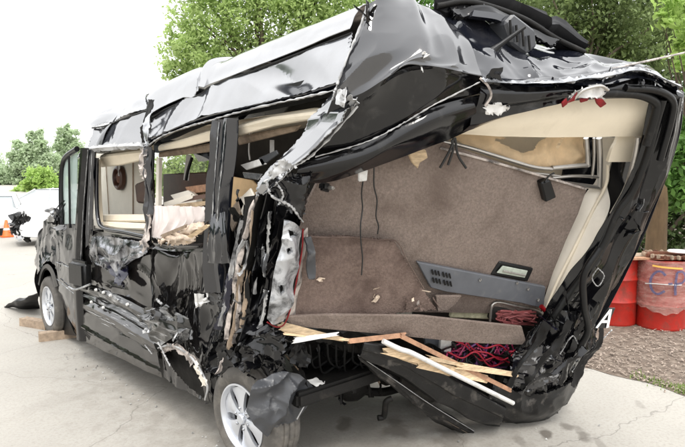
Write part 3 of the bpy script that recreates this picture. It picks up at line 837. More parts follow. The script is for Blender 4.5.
def heading(right, fwd): v = RGT * right + fw2 * fwd; return math.atan2(v[1], v[0])
p = g(97, 240); car('parked_car', (p[0], p[1], 0), heading(-1, -.55), car_white, 'white car with smashed open black front just left of the van', True, H_=1.30)
p = g(-4, 231); car('parked_car', (p[0], p[1], 0), heading(-.5, 1), car_white, 'white car cut by the left edge of the photo', H_=1.4)
p = g(52, 221); car('parked_car', (p[0], p[1], 0), heading(-1, .1), car_white, 'white car standing behind the smashed car at the far left')
p = g(7, 237)
ct = thing('traffic_cone', p, 'orange traffic cone with a white band beside parked cars', 'traffic cone')
box('base', (p[0], p[1], .02), (.3, .3, .035), orange_m, ct, bev=.01)
lathe('cone', [(.125, .036), (.115, .05), (.03, .48), (.02, .49), (0, .49)], orange_m, ct, loc=p, n=24)
lathe('white_band', [(.088, .2), (.064, .30), (.06, .30)], white_plastic, ct, loc=p, n=24)
# ------------------------------------------------------------------ the wrecked van
van = thing('wrecked_van', (.98, 1.9, 0), 'wrecked black passenger van with its rear torn open and roof peeled up', 'van')

# wheels --------------------------------------------------------------
def wheel(y, xo, dirn=-1, R=.362, yaw=0.0, camber=0.0):
    """dirn -1: outer face to the left."""
    n = 110
    prof = [(.225, .02), (.245, .0), (.29, -.012), (.325, -.006), (R - .012, .012), (R - .003, .03)]
    tw = .235
    gro = [.062, .072, .108, .118, .150, .160, .196, .206 - .003]
    pts = prof + [(R, .04)]
    for i, gx in enumerate([.066, .07, .082, .086, .112, .116, .128, .132, .158, .162, .174, .178]):
        pts.append((R if i % 4 in (0, 3) else R - .010, gx))
    pts += [(R, tw - .04), (R - .003, tw - .03), (R - .012, tw - .012), (.325, tw + .006), (.29, tw + .012), (.245, tw), (.225, tw - .02)]
    V, Fc = [], []
    for (rr, h) in pts:
        for k in range(n):
            th = 2 * math.pi * k / n + (h - .12) * .25
            q = rr - (.007 if (rr > R - .006 and k % 2 and (h < .062 or h > .175)) else .004 if (rr > R - .001 and k % 4 == 0) else 0)
            V.append((-dirn * h, q * math.cos(th), q * math.sin(th)))
    for i in range(len(pts) - 1):
        for k in range(n):
            k2 = (k + 1) % n; Fc.append((i * n + k, i * n + k2, (i + 1) * n + k2, (i + 1) * n + k))
    rot = Matrix.Rotation(yaw, 3, 'Z') @ Matrix.Rotation(camber, 3, 'Y')
    C_ = np.array([xo, y, R - .004]); M = np.array(rot)
    tf = lambda V: [M @ np.array(v) + C_ for v in V]
    w = link('wheel', mesh('wheel', tf(V), Fc, True, 40), tyre_m, van)
    bpy_pts = [(.238, .012), (.240, -.004), (.228, -.006), (.222, .006), (.212, .03), (.205, .06), (.20, .15), (.19, .2)]
    V, Fc = [], []; n = 64
    for (rr, h) in bpy_pts:
        for k in range(n): th = 2 * math.pi * k / n; V.append((-dirn * h, rr * math.cos(th), rr * math.sin(th)))
    for i in range(len(bpy_pts) - 1):
        for k in range(n): k2 = (k + 1) % n; Fc.append((i * n + k, i * n + k2, (i + 1) * n + k2, (i + 1) * n + k))
    # wide spokes with slots between them
    NS = 6
    for sidx in range(NS):
        a0 = 2 * math.pi * sidx / NS + .3
        for (o, sgn) in ((len(V), 1),):
            rows = [(.045, .36, .012), (.08, .34, .010), (.12, .33, .014), (.165, .36, .016), (.195, .41, .018), (.213, .44, .024)]
            for (rr, hw, h) in rows:
                for e in (0, 1):
                    for u in (-1, -.6, 0, .6, 1):
                        th = a0 + u * hw * (1 if rr > .06 else 1.4)
                        V.append((-dirn * (h + (.02 if e else 0) + (.006 if abs(u) == 1 else 0) - (.004 if u == 0 else 0)), rr * math.cos(th), rr * math.sin(th)))
            for i in range(len(rows) - 1):
                for j in range(4):
                    p0 = o + i * 10 + j; p1 = o + (i + 1) * 10 + j
                    Fc += [(p0, p0 + 1, p1 + 1, p1), (p0 + 6, p0 + 5, p1 + 5, p1 + 6)]
                Fc += [(o + i * 10, o + (i + 1) * 10, o + (i + 1) * 10 + 5, o + i * 10 + 5), (o + i * 10 + 4, o + i * 10 + 9, o + (i + 1) * 10 + 9, o + (i + 1) * 10 + 4)]
    link('rim', mesh('rim', tf(V), Fc, True, 40), rim_m, w)
    V, Fc = [], []
    for (rr, h) in [(0, -.012), (.03, -.012), (.036, -.004), (.036, .014), (.052, .016)]:
        for k in range(24): th = 2 * math.pi * k / 24; V.append((-dirn * h, rr * math.cos(th), rr * math.sin(th)))
    for i in range(4):
        for k in range(24): k2 = (k + 1) % 24; Fc.append((i * 24 + k, i * 24 + k2, (i + 1) * 24 + k2, (i + 1) * 24 + k))
    link('hub_cap', mesh('hub_cap', tf(V), Fc, True, 40), rim_m, w)
    V, Fc = [], []
    for (rr, h) in [(.19, .07), (.02, .07)]:
        for k in range(24): th = 2 * math.pi * k / 24; V.append((-dirn * h, rr * math.cos(th), rr * math.sin(th)))
    for k in range(24): k2 = (k + 1) % 24; Fc.append((k, k2, 24 + k2, 24 + k))
    link('brake_disc', mesh('brake_disc', tf(V), Fc, True, 40), matt_black, w)
    nut = None
    for k in range(6):
        th = 2 * math.pi * k / 6 + .3
        c = tf([(-dirn * .006, .072 * math.cos(th), .072 * math.sin(th))])[0]
        b = box('lug_nut', c, (.02, .02, .02), bare_metal, w, rot=(th, 0, 0), bev=.006, seg=1)
    return w
wheel(0.0, 0.0, yaw=.05, camber=-.03)
wheel(4.325, 0.02)
wheel(0.0, 1.96, dirn=1)
wheel(4.325, 1.93, dirn=1)

# hull: floor, far wall, nose - the body the torn skins hang on --------
FL = .62
box('floor_pan', (1.0, 2.35, FL - .05), (1.72, 5.6, .1), matt_black, van, bev=.02)
box('chassis_rail', (.55, 2.45, .47), (.12, 4.3, .16), matt_black, van, bev=.02)
box('chassis_rail', (1.4, 2.45, .47), (.12, 4.3, .16), matt_black, van, bev=.02)
tube('rear_axle', [(.2, 0, .36), (.8, 0, .36), (1.75, 0, .36)], [.045, .055, .045], matt_black, van, n=12)
lathe('differential', [(0, -.17), (.08, -.15), (.15, -.06), (.165, 0), (.15, .06), (.08, .15), (0, .17)], matt_black, van, axis='X', loc=(1.0, 0, .38), n=24)
tube('front_axle', [(.2, 4.325, .36), (1.75, 4.325, .36)], .05, matt_black, van, n=12)
tube('drive_shaft', [(1.0, .1, .40), (1.0, 4.2, .48)], .04, matt_black, van, n=10)
# right-hand body side with its window openings
ribbon('body_side_panel', [(1.95, -.2, .45), (1.98, 2, .42), (1.95, 4.9, .5)], [(1.99, -.2, 1.42), (2.0, 2, 1.42), (1.97, 4.6, 1.35)], black_paint, van, prof=(0, .03, .03, 0), amp=.01, sc=2, nv=10)
rr0 = [(1.95, -.6, 2.26), (1.93, 0, 2.22), (1.93, 2, 2.2), (1.9, 4.0, 2.1)]
ribbon('roof_rail', rr0, [(1.6, -.6, 2.72), (1.62, 0, 2.72), (1.62, 2, 2.66), (1.6, 3.7, 2.45)], black_paint, van, prof=(0, .05, 0), nv=8)
for y0 in (-.55, .75, 2.05, 3.35):
    box('window_post', (1.96, y0, 1.82), (.06, .14, .82), cream_pale, van, bev=.02)
ribbon('inner_trim', [(1.90, -.2, .66), (1.90, 3.3, .66)], [(1.93, -.2, 1.40), (1.93, 3.3, 1.40)], cream_pale, van, prof=(0, 0), n=12, nv=4)
ribbon('headliner', [(.12, -.65, 2.38), (.12, 1.0, 2.33), (.16, 2.3, 2.30)], [(1.9, -1.3, 2.40), (1.9, 1.0, 2.35), (1.85, 2.3, 2.32)], cream_m, van, prof=(0, 0), n=20, nv=10)
# nose of the van
sheet('bonnet', [[(.12, 4.0, 1.30), (.98, 4.0, 1.36), (1.85, 4.0, 1.30)], [(.1, 4.7, 1.05), (.98, 4.8, 1.12), (1.88, 4.7, 1.05)], [(.2, 5.1, .85), (.98, 5.2, .88), (1.8, 5.1, .85)]], black_paint, van, 20, 16, amp=.04, sc=4)
sheet('front_bumper', [[(.12, 5.0, .85), (.98, 5.2, .88), (1.86, 5.0, .85)], [(.06, 5.0, .5), (.98, 5.26, .5), (1.9, 5.0, .5)], [(.15, 4.95, .25), (.98, 5.15, .25), (1.8, 4.95, .25)]], black_plastic, van, 20, 14, amp=.03, sc=4)
sheet('windscreen', [[(.22, 3.5, 2.14), (.98, 3.42, 2.2), (1.76, 3.5, 2.14)], [(.14, 4.05, 1.32), (.98, 4.12, 1.36), (1.84, 4.05, 1.32)]], mat('clear_glass', (.8, .85, .84), .03, alpha=.12), van, 12, 12)
sheet('cab_roof', [[(.04, 2.45, 2.2), (.12, 2.38, 2.42), (.42, 2.3, 2.68), (1.5, 2.3, 2.68), (1.95, 2.45, 2.2)], [(.06, 3.0, 2.15), (.14, 2.95, 2.28), (.42, 2.9, 2.44), (1.5, 2.9, 2.44), (1.92, 3.0, 2.15)], [(.1, 3.46, 2.08), (.16, 3.46, 2.13), (.42, 3.46, 2.19), (1.5, 3.46, 2.19), (1.88, 3.46, 2.08)]], black_paint, van, 30, 20, amp=.02, sc=4)
box('dashboard', (1.0, 3.85, 1.1), (1.6, .4, .4), matt_black, van, bev=.08)
# ---- roof -----------------------------------------------------------
gA = [s(88, 151, .03), s(104, 148, .03), s(122, 147, .03), s(146, 146, .03)]
gB = [s(149, 147, .03), s(163, 137, .02), s(187, 128, .01), s(215, 120, .0), s(255, 109, 0), s(300, 99, 0), s(340, 90, 0)]
seamA = [s(93, 128, .12), s(106, 126, .13), s(124, 119, .14), s(149, 110, .14)]
seamB = [s(151, 118, .13), s(168, 108, .13), s(199, 95, .14), s(212, 86, .14), s(250, 72, .14), s(300, 53, .14), s(352, 33, .14)]
crA = [s(93, 122, .38), s(104, 111, .4), s(122, 104, .42), s(150, 93, .43)]
crB = [s(149, 96, .42), s(165, 83, .42), s(205, 66, .42), s(228, 60, .42), s(250, 50, .42), s(300, 30, .42), s(368, 4, .42)]
back = lambda Q, x, dz: [np.array([x, q[1], q[2] + dz]) for q in Q]
gutA = [s(149, 138, .02), s(163, 134, .02), s(180, 126, .01), s(209, 115, .0), s(258, 104, 0), s(300, 94, 0), s(345, 80, 0)]
# front roof skin, torn from the rear one and slid over it
sheet('roof_skin', [gA, seamA], roof_sheen_paint, van, 50, 24, amp=.014, sc=3.5, tear=.006, seed=1, sharp=12)
sheet('roof_skin', [[p + [-.012, 0, .012] for p in map(np.array, seamA)], crA, back(crA, 1.0, .03), back(crA, 1.6, -.03)], roof_sheen_paint, van, 60, 60, amp=.014, sc=2.6, seed=2, tear=.004, sharp=12)
lowB = sheet('roof_skin', [gutA, seamB], roof_sheen_paint, van, 120, 34, amp=.009, sc=2.6, seed=3, tear=.003, sharp=10, fold=lambda u, v: .02 * max(0, 1 - abs(u - .20 - .06 * v) / .05) - .06 * max(0, 1 - abs(u - .84 + .1 * v) / .12) * math.sin(v * 3.1) + .015 * max(0, 1 - abs(u - .47 - .03 * v) / .03))
sheet('roof_skin', [[p + [-.014, 0, .014] for p in map(np.array, seamB)], crB, back(crB, 1.0, .04), back(crB, 1.62, -.04)], roof_sheen_paint, van, 120, 60, amp=.008, sc=2.2, seed=4, sharp=10,
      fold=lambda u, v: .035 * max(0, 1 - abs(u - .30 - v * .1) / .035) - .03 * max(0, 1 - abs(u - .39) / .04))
tube('roof_seam', seamB, .008, rubber_seal, van)
tube('roof_seam', [p + [-.01, 0, .0] for p in map(np.array, seamA)], .008, rubber_seal, van)
# drip rail, dark and rippled
ribbon('drip_rail', gutA, gB, black_paint, van, prof=(-.01, .025, .02, -.005, .02, -.015), n=70, nv=15, amp=.012, sc=9)
ribbon('cant_rail_lining', [p + [.10, 0, .10] for p in map(np.array, gutA)], [p + [.10, 0, -.03] for p in map(np.array, gutA)], matt_black, van, prof=(0, 0), n=40, nv=4)
tubes('rail_lip', [([p + [-.02, 0, 0] for p in map(np.array, gB)], .009)], torn_edge, van)
ribbon('drip_rail', [s(87, 147, .01), s(120, 143, .0), s(146, 143, 0)], [s(88, 152, .0), s(120, 150, 0), s(147, 149, 0)], torn_edge, van, prof=(0, .03, 0), n=24, amp=.02, sc=12, tear=.01)
# the tear between the two halves
sheet('torn_roof_edge', [[s(149, 100, .1), s(153, 100, .1)], [s(141, 128, .03), s(151, 126, .06)], [s(143, 150, .05), s(149, 149, .05)]], matt_black, van, 10, 20, amp=.015, sc=8, tear=.006)
sheet('torn_roof_edge', [[s(149, 112, .08), s(152, 110, .08)], [s(143, 128, .0), s(149, 131, .0)], [s(147, 146, 0), s(149, 148, 0)]], bare_metal, van, 10, 20, amp=.012, sc=8, tear=.006)
# ---- front door, fender, pillars ------------------------------------
sheet('front_fender', [[s(37, 240, .12), s(44, 222, .06), s(53, 213, .02), s(62, 210, .0)], [s(35, 258, .10), s(44, 246, .04), s(53, 243, .0), s(63, 245, .0)],
      [s(38, 274, .03), s(44, 264, .0), s(52, 262, -.01), s(60, 275, .0)]], black_paint, van, 50, 44, amp=.02, sc=6, tear=.004, sharp=14)
ribbon('wheel_arch_lip', [s(38, 284, .0), s(41, 270, -.01), s(47, 264, -.01), s(53, 270, -.01), s(58, 286, 0)], [s(41, 285, .03), s(44, 273, .03), s(47, 270, .03), s(51, 274, .03), s(55, 288, .03)], black_plastic, van, prof=(0, .02, 0), n=30)
sheet('inner_arch', [[s(38, 284, .05), s(46, 268, .05), s(58, 286, .05)], [s(40, 286, .5), s(46, 270, .5), s(57, 287, .5)]], matt_black, van, 14, 6)
sheet('front_door', [[s(57, 226, .01), s(66, 224, .0), s(78, 224, .0)], [s(56, 258, 0), s(66, 258, -.02), s(78, 258, -.02)], [s(58, 282, 0), s(67, 286, -.02), s(78, 292, -.02)], [s(61, 300, .04), s(68, 316, .03), s(79, 336, .03)]], black_paint, van, 40, 60, amp=.012, sc=4, sharp=11)
tubes('door_crease', [([s(57, 279, -.02), s(66, 287, -.035), s(77, 296, -.035)], .010), ([s(56, 262, -.02), s(66, 266, -.035), s(77, 270, -.035)], .007)], bare_metal, van, kind=None)
wg = plate('door_window', [s(63, 226, .02), s(63, 172, .05), s(66, 160, .06), s(77, 153, .06), s(76, 226, .02)], .008, glass_m, van, bev=0)
tube('window_frame', [s(62, 228, .0), s(61.5, 190, .03), s(63, 165, .05), s(67, 156, .05), s(77, 149, .05)], .03, black_plastic, van)
tube('window_frame', [s(69, 156, .03), s(69.5, 190, .02), s(70, 228, .0)], .012, black_plastic, van)
scrap('crushed_mirror_mount', [(53, 205), (62, 203), (64, 236), (52, 240)], 22, .05, .14, [(black_plastic, 5), (bare_metal, 2), (dusty_paint, 2)], van, lambda x, y, d_: s(x, y, -.05 + d_), .08, 3)
# gloss black pillar strip with reflecting neighbour
ribbon('door_pillar', [s(80, 148, -.03), s(77, 200, -.05), s(73, 258, -.06), s(73, 300, -.05), s(76, 338, -.02)], [s(87, 148, -.03), s(83, 200, -.05), s(80, 258, -.06), s(81, 300, -.05), s(84, 342, -.02)], black_gloss, van, prof=(-.03, .02, .02, -.02), n=40)
ribbon('door_pillar', [s(87, 148, 0), s(83.5, 200, -.01), s(81, 262, -.01)], [s(97, 152, .0), s(95, 200, .0), s(95, 232, .0)], black_paint, van, prof=(.0, -.03, .02, -.02, .02), n=40, nv=16, amp=.012, sc=8)
tubes('pillar_glint', [([s(88, 150, -.03), s(84, 200, -.04), s(80.5, 262, -.05)], .006), ([s(92, 152, -.02), s(89.5, 200, -.03), s(88, 235, -.03)], .005)], bare_metal, van)  # bright tubes stand in for reflections running down the pillar
mir = box('mirror_housing', s(80, 274, -.10), (.10, .36, .28), black_plastic, van, rot=(.0, .0, .1), bev=.04, seg=3)
tube('trim_strip', [s(69, 287, -.16), s(76, 289.5, -.17), s(91, 284, -.15)], .011, bare_metal, mir)

# ---- first window with its cream frame ------------------------------
fr1 = [(97, 156, .03), (147, 151, .03), (147, 228, .02), (120, 227, .02), (101, 224, .02), (96, 212, .02)]
tube('window_frame', [s(97, 158, .03), s(96.5, 190, .02), s(98, 218, .02), s(104, 228, .01), (s(125, 232, .01)), s(148, 237, .0)], .02, black_paint, van)
ribbon('window_trim', [s(97.5, 160, .08), s(98, 190, .08), s(99.5, 222, .07)], [s(101, 158, .12), s(101.5, 190, .12), s(103.5, 222, .12)], cream_m, van, prof=(0, .02, 0))
plate('window_trim', [s(99, 156, .10), s(147, 150, .10), s(147, 160, .14), s(120, 166, .16), s(100, 168, .14)], .08, cream_m, van, bev=.015)
plate('window_trim', [s(100, 214, .16), s(146, 214, .16), s(147, 222, .14), s(101, 222, .14)], .06, cream_m, van, bev=.015)
plate('window_trim', [s(101, 221, .10), s(147, 223, .10), s(148, 230, .08), s(120, 229, .08), s(103, 226, .08)], .05, cream_m, van, bev=.012)
# cabin wall with round speaker seen through it
plate('cabin_panel', [s(92, 146, .5), s(150, 144, .5), s(150, 240, .5), s(92, 240, .5)], .04, cream_pale, van)
tubes('panel_seam', [([s(106, 166, .49), s(109, 215, .49)], .005), ([s(133, 160, .49), s(133, 218, .49)], .007)], oldwood_m, van)
sp = s(118, 178, .455)
spk = lathe('speaker', [(.0, .02), (.05, .015), (.075, .035), (.085, -.005), (.10, -.022), (.115, -.02), (.13, -.008), (.135, .03)], walnut_m, van, axis='X', loc=sp, n=36)
lathe('speaker_cone', [(0, .004), (.03, .0), (.055, .012)], rust_m, spk, axis='X', loc=sp + np.array([-.01, 0, 0]), n=24)
bar('hanging_clip', s(119, 163, .44), s(119, 176, .44), .02, .012, white_plastic, van)
plate('dark_seat', [s(134, 184, .42), s(150, 178, .42), s(150, 205, .42), s(136, 203, .42)], .06, walnut_m, van, bev=.02)

# ---- torn pillar between windows one and two ------------------------
ribbon('torn_pillar', [s(147, 148, .0), s(146, 185, -.01), s(146, 240, .0)], [s(153, 147, .0), s(152, 185, .0), s(153, 246, .0)], black_paint, van, prof=(0, .03, -.01, .03, 0), n=36, nv=16, amp=.025, sc=10)
sheet('torn_trim', [[s(141, 150, -.02), s(147, 149, -.03)], [s(140, 165, -.02), s(146, 165, -.03)], [s(143, 178, -.02), s(147, 178, -.03)]], strip_m, van, 8, 14, amp=.03, sc=14, tear=.015)
sheet('torn_trim', [[s(146, 215, -.04), s(151, 214, -.03)], [s(142, 238, -.05), s(149, 236, -.05)], [s(136, 252, -.06), s(146, 254, -.05)]], strip_m, van, 8, 14, amp=.02, sc=12, tear=.015)

# ---- body side below the windows ------------------------------------
win_cut = [(160, 349), (178, 347), (192, 358), (206, 384), (204, 398), (190, 388), (176, 373)]
sheet('side_panel', [[s(81, 228, .0), s(100, 232, .0), s(125, 236, .0), s(150, 240, .0)], [s(80, 262, -.01), s(103, 268, -.01), s(126, 272, .0), s(151, 276, .02)],
      [s(79, 285, -.01), s(102, 290, -.01), s(126, 302, .0), s(152, 318, .02)]], dusty_paint, van, 90, 60, amp=.016, sc=4, seed=21, sharp=11, ku=.45, kv=.9)
sheet('side_panel', [[s(79, 308, -.01), s(100, 318, -.01), s(126, 334, -.01), s(156, 352, .0)], [s(79, 326, -.02), s(103, 338, -.02), s(128, 350, -.02), s(160, 366, .0), ][:4], [s(79, 339, .02), s(105, 351, .02), s(130, 363, .02), s(162, 378, .03)]], dusty_paint, van, 90, 40, amp=.012, sc=4, seed=22, sharp=11, ku=.3, kv=.8, fold=lambda u, v: .02 * max(0, 1 - abs(v - .45 - .2 * u) / .1))
# studded sill band
ribbon('sill_band', [s(82, 284, -.02), s(105, 290, -.02), s(128, 300, -.02), s(154, 314, .0)], [s(80, 297, -.02), s(105, 307, -.02), s(128, 320, -.02), s(156, 336, .0)], sill_skin, van, prof=(0, .025, .02, .0, .03, .0), n=90, nv=25, amp=.012, sc=9, sharp=14)
ribbon('sill_band', [s(80, 298, -.01), s(105, 308, -.01), s(128, 321, -.01), s(158, 338, .0)], [s(79, 309, -.01), s(102, 319, -.01), s(126, 335, -.01), s(158, 353, .0)], dusty_paint, van, prof=(0, .03, .02, .0), n=50, nv=12, amp=.01, sc=8)
for i, (x, y) in enumerate([(88, 288.5), (95.5, 290), (103, 292.5), (110, 295.5), (118, 299.5), (127, 304.5), (91, 302), (103, 307.5)]):
    c = s(x, y, -.05); lathe('rivet', [(0, -.012), (.012, -.008), (.016, .004), (.016, .012)], white_plastic if i != 4 else bare_metal, van, axis='X', loc=c, n=10)
# crinkled film hanging below window one
sheet('crinkled_film', [[s(91, 237, -.03), s(105, 236, -.03), s(125, 239, -.03), s(149, 243, -.03)], [s(90, 250, -.04), s(105, 254, -.05), s(122, 256, -.06), s(146, 254, -.05)], [s(90, 262, -.03), s(104, 268, -.06), s(117, 276, -.08), s(126, 262, -.06)]],
      film_m, van, 80, 60, amp=.02, sc=8, tear=.004, sharp=12, ku=.45, kv=.8)
sheet('film_flap', [[s(104, 262, -.07), s(125, 262, -.07)], [s(110, 272, -.09), s(124, 274, -.09)], [s(117, 283, -.09), s(126, 287, -.10)]], navy_m, van, 12, 14, amp=.04, sc=10, tear=.01)
q = random.Random(14)
for k in range(34):
    x = q.uniform(84, 152); y = 292 + (x - 85) * .42 + q.uniform(-2, 26); dx = q.uniform(4, 14)
    tube('paint_scrape', [s(x, y, -.03), s(x + dx * .5, y + dx * .22 + q.uniform(-.6, .6), -.035), s(x + dx, y + dx * .46, -.03)], [.001, .006, .001], torn_edge, van, n=5)
# second panel, creased and pushed in
sheet('side_panel', [[s(149, 241, .02), s(168, 246, .03), s(188, 247, .03), s(207, 246, .0)], [s(150, 258, .04), s(168, 262, .0), s(188, 262, .03), s(206, 262, .02)],
      [s(151, 290, .0), s(170, 290, .10), s(186, 290, .05), s(203, 290, .08)], [s(154, 318, .0), s(166, 314, .12), s(184, 318, .15), s(202, 322, .10)],
      [s(158, 350, -.02), s(174, 345, .05), s(190, 352, .06), s(205, 366, .03)], [s(162, 378, .0), s(178, 387, .0), s(192, 395, .0), s(206, 402, .0)]], dusty_paint, van, 80, 120, amp=.038, sc=5, seed=31, cut=[win_cut], sharp=13, ku=.9, kv=.35)
sheet('sill_inner', [[s(158, 352, .18), s(180, 350, .2), s(206, 372, .2)], [s(166, 372, .22), s(186, 384, .22), s(206, 400, .22)]], matt_black, van, 12, 10, amp=.03, sc=6)
tube('torn_rim', [s(158, 348, -.02), s(170, 345, -.03), s(181, 349, -.03), s(193, 359, -.03), s(207, 384, -.03), s(205, 400, -.02)], [.014, .025, .02, .022, .02, .012], torn_edge, van)
sheet('torn_flange', [[s(160, 346, -.03), s(178, 344, -.03), s(196, 360, -.04)], [s(162, 352, -.02), s(178, 351, -.03), s(193, 366, -.02)]], strip_m, van, 22, 8, amp=.03, sc=12, tear=.012)
sheet('torn_flange', [[s(196, 362, -.04), s(208, 384, -.04)], [s(194, 366, -.02), s(203, 386, -.02)], ], cream_pale, van, 14, 6, amp=.02, sc=12, tear=.01)
sheet('crumpled_metal', [[s(138, 304, -.03), s(164, 302, -.02), s(192, 312, .0)], [s(138, 320, -.04), s(164, 322, -.05), s(192, 330, .0)], [s(140, 338, -.03), s(166, 346, -.04), s(194, 350, .0)]], sill_skin, van, 70, 60, amp=.034, sc=8, seed=41, sharp=13, ku=.4, kv=.9,
      keep=[(140, 309), (150, 306), (158, 310), (166, 304), (176, 312), (188, 318), (193, 332), (186, 342), (172, 338), (160, 346), (150, 340), (146, 328), (139, 324)])
scrap('crumpled_metal', [(140, 308), (165, 305), (186, 318), (190, 340), (160, 342), (142, 330)], 22, .05, .16, [(bare_metal, 5), (torn_edge, 3), (dusty_paint, 3)], van, lambda x, y, d_: s(x, y, -.03 + d_), .03, 41)
tubes('panel_scratch', [([s(150, 322, -.03), s(163, 326, -.03), s(176, 326, .05)], .012), ([s(158, 342, -.05), s(164, 354, -.04), s(170, 366, -.03)], .009), ([s(145, 345, -.03), s(152, 354, -.03)], .007), ([s(157, 300, .0), s(162, 304, .0)], .014)], torn_edge, van)
# window-two sill and what shows in it
ribbon('window_sill', [s(149, 238, -.01), s(170, 242, -.01), s(206, 243, -.02)], [s(149, 248, -.02), s(170, 251, -.02), s(206, 252, -.02)], dusty_paint, van, prof=(-.03, .03, .01, .02), n=34, nv=12, amp=.02, sc=9)
tube('window_frame', [s(153, 150, .04), s(152, 190, .03), s(154, 240, .02)], .016, black_paint, van)
bar('window_trim', s(159.5, 158, .16), s(158, 242, .10), .05, .03, cream_pale, van, side=(-1, 0, .0))
plate('window_trim', [s(157, 147, .10), s(185, 139, .08), s(214, 130, .07), s(214, 141, .12), s(185, 148, .12), s(158, 152, .12)], .05, cream_m, van, bev=.012)
plate('window_trim', [s(158, 153, .25), s(213, 143, .22), s(213, 152, .24), s(158, 158, .27)], .04, oldwood_m, van, bev=.01)
plate('dark_cabinet', [s(163, 174, .8), s(206, 172, .7), s(206, 200, .7), s(163, 206, .8)], .3, walnut_m, van, bev=.01)
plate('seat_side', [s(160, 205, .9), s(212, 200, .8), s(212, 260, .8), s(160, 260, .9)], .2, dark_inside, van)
tube('seat_belt', [s(192, 158, .5), s(188, 170, .5), s(186, 180, .5)], .014, matt_black, van)
bar('roof_strut', s(189, 155, .6), s(186, 180, .6), .05, .02, white_plastic, van)

# ---- broad pillar between windows two and three ---------------------
pl_, pr_ = [s(213, 121, -.02), s(210, 160, -.03), s(206, 205, -.04), s(204, 262, -.03), s(207, 292, .0)], [s(235, 118, -.02), s(231, 160, -.03), s(226, 205, -.03), s(225, 262, -.02), s(226, 292, .0)]
ribbon('window_pillar', pl_, pr_, black_paint, van, prof=(-.03, .03, -.01, .035, -.015, .03, .03, -.03), n=70, nv=28, amp=.012, sc=7, seed=5)
tubes('pillar_glint', [([s(219, 122, -.06), s(216, 160, -.065), s(213, 205, -.07), s(211, 250, -.06)], .006), ([s(226, 120, -.06), s(222.5, 160, -.065), s(218, 205, -.07), s(216, 250, -.06)], .005)], bare_metal, van)  # thin bright tubes stand in for white reflected lines on the ridges
sheet('pillar_crease', [[s(209, 215, -.05), s(226, 212, -.05)], [s(208, 240, -.08), s(228, 236, -.08)], [s(209, 262, -.05), s(230, 264, -.04)]], black_paint, van, 30, 36, amp=.028, sc=8, sharp=14, ku=.9, kv=.35)
sheet('pillar_foot', [[s(203, 262, -.01), s(228, 258, -.02)], [s(202, 300, .03), s(224, 300, .0)], [s(200, 340, .06), s(220, 340, .03)], [s(204, 385, .08), s(216, 378, .05)], [s(207, 404, .08), s(214, 402, .07)]], black_gloss, van, 20, 50, amp=.03, sc=6)
scrap('white_chips', [(198, 292), (208, 290), (206, 302), (198, 304)], 5, .03, .09, [(white_plastic, 1)], van, lambda x, y, d_: s(x, y, -.01 + d_), .01, 5)

# ---- third window: cream rail, plywood, debris ----------------------
plate('window_trim', [s(236, 127, .05), s(270, 118, .04), s(318, 112, .04), s(310, 121, .06), s(275, 127, .08), s(238, 137, .08)], .06, cream_m, van, bev=.012)
plate('window_trim', [s(237, 138, .18), s(275, 130, .16), s(300, 126, .15), s(296, 132, .18), s(238, 146, .2)], .03, oldwood_m, van, bev=.01)
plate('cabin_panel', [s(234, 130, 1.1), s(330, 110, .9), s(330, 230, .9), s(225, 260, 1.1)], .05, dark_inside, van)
tube('hanging_wire', [s(250, 132, .3), s(249, 150, .3), s(250, 160, .3)], .006, white_plastic, van)
bar('roof_strut', s(272, 140, .3), s(272, 156, .3), .03, .012, white_plastic, van)

# ---- crushed left rear corner ---------------------------------------
def cw(px, py, t):            # between flank (t=0) and rear plane (t=1)
    return s(px, py, .02) * (1 - t) + r(px, py, .0) * t
ribbon('corner_pillar', [cw(263, 182, .6), cw(256, 225, .5), cw(247, 285, .5), cw(238, 340, .5)], [r(312, 176, .05), r(302, 222, .08), r(286, 285, .10), r(272, 330, .08)], black_gloss, van, prof=(-.06, .05, -.04, .05, .0, -.05, .03), n=110, nv=44, amp=.05, sc=7, seed=7, tear=.006, sharp=14)
ribbon('corner_pillar', [cw(246, 200, .3), cw(240, 250, .3), cw(226, 310, .3), cw(222, 345, .3)], [cw(266, 190, .6), cw(258, 245, .5), cw(250, 300, .5), cw(244, 345, .5)], matt_black, van, prof=(-.03, .02, -.03, .03), n=50, nv=16, amp=.05, sc=8, seed=8)
sheet('corner_plate', [[r(267, 178, -.06), r(285, 176, -.05), r(310, 174, -.03)], [r(270, 190, -.08), r(288, 192, -.09), r(309, 190, -.05)], [r(276, 203, -.06), r(290, 208, -.06), r(306, 216, -.02)]], black_gloss, van, 26, 22, amp=.05, sc=9, tear=.015, seed=3)
tubes('torn_edge', [([r(266, 182, -.08), r(272, 196, -.10), r(290, 206, -.09), r(303, 222, -.05)], .010), ([r(276, 182, -.10), r(283, 194, -.11), r(279, 204, -.09)], .008)], torn_edge, van)
lh = sheet('lamp_housing', [[r(284, 221, -.06), r(293, 222, -.07), r(303, 231, -.04)], [r(281, 245, -.07), r(290, 248, -.10), r(300, 256, -.05)], [r(274, 272, -.07), r(285, 275, -.10), r(297, 276, -.05)],
      [r(270, 300, -.07), r(281, 303, -.10), r(292, 302, -.05)], [r(267, 318, -.06), r(275, 324, -.07), r(284, 322, -.04)]], silver_housing_m, van, 44, 90, amp=.022, sc=9, thick=.02, seed=9,
      cut=[[(288, 230), (295, 231), (297, 236), (290, 238)], [(286, 249), (292, 247), (293, 252), (288, 255)], [(278, 286), (284, 285), (285, 291), (281, 295)]])
sheet('lamp_backing', [[r(284, 221, .0), r(303, 231, .0)], [r(276, 272, .0), r(297, 276, .0)], [r(267, 318, .0), r(284, 322, .0)]], matt_black, van, 10, 20, amp=.02, sc=8)
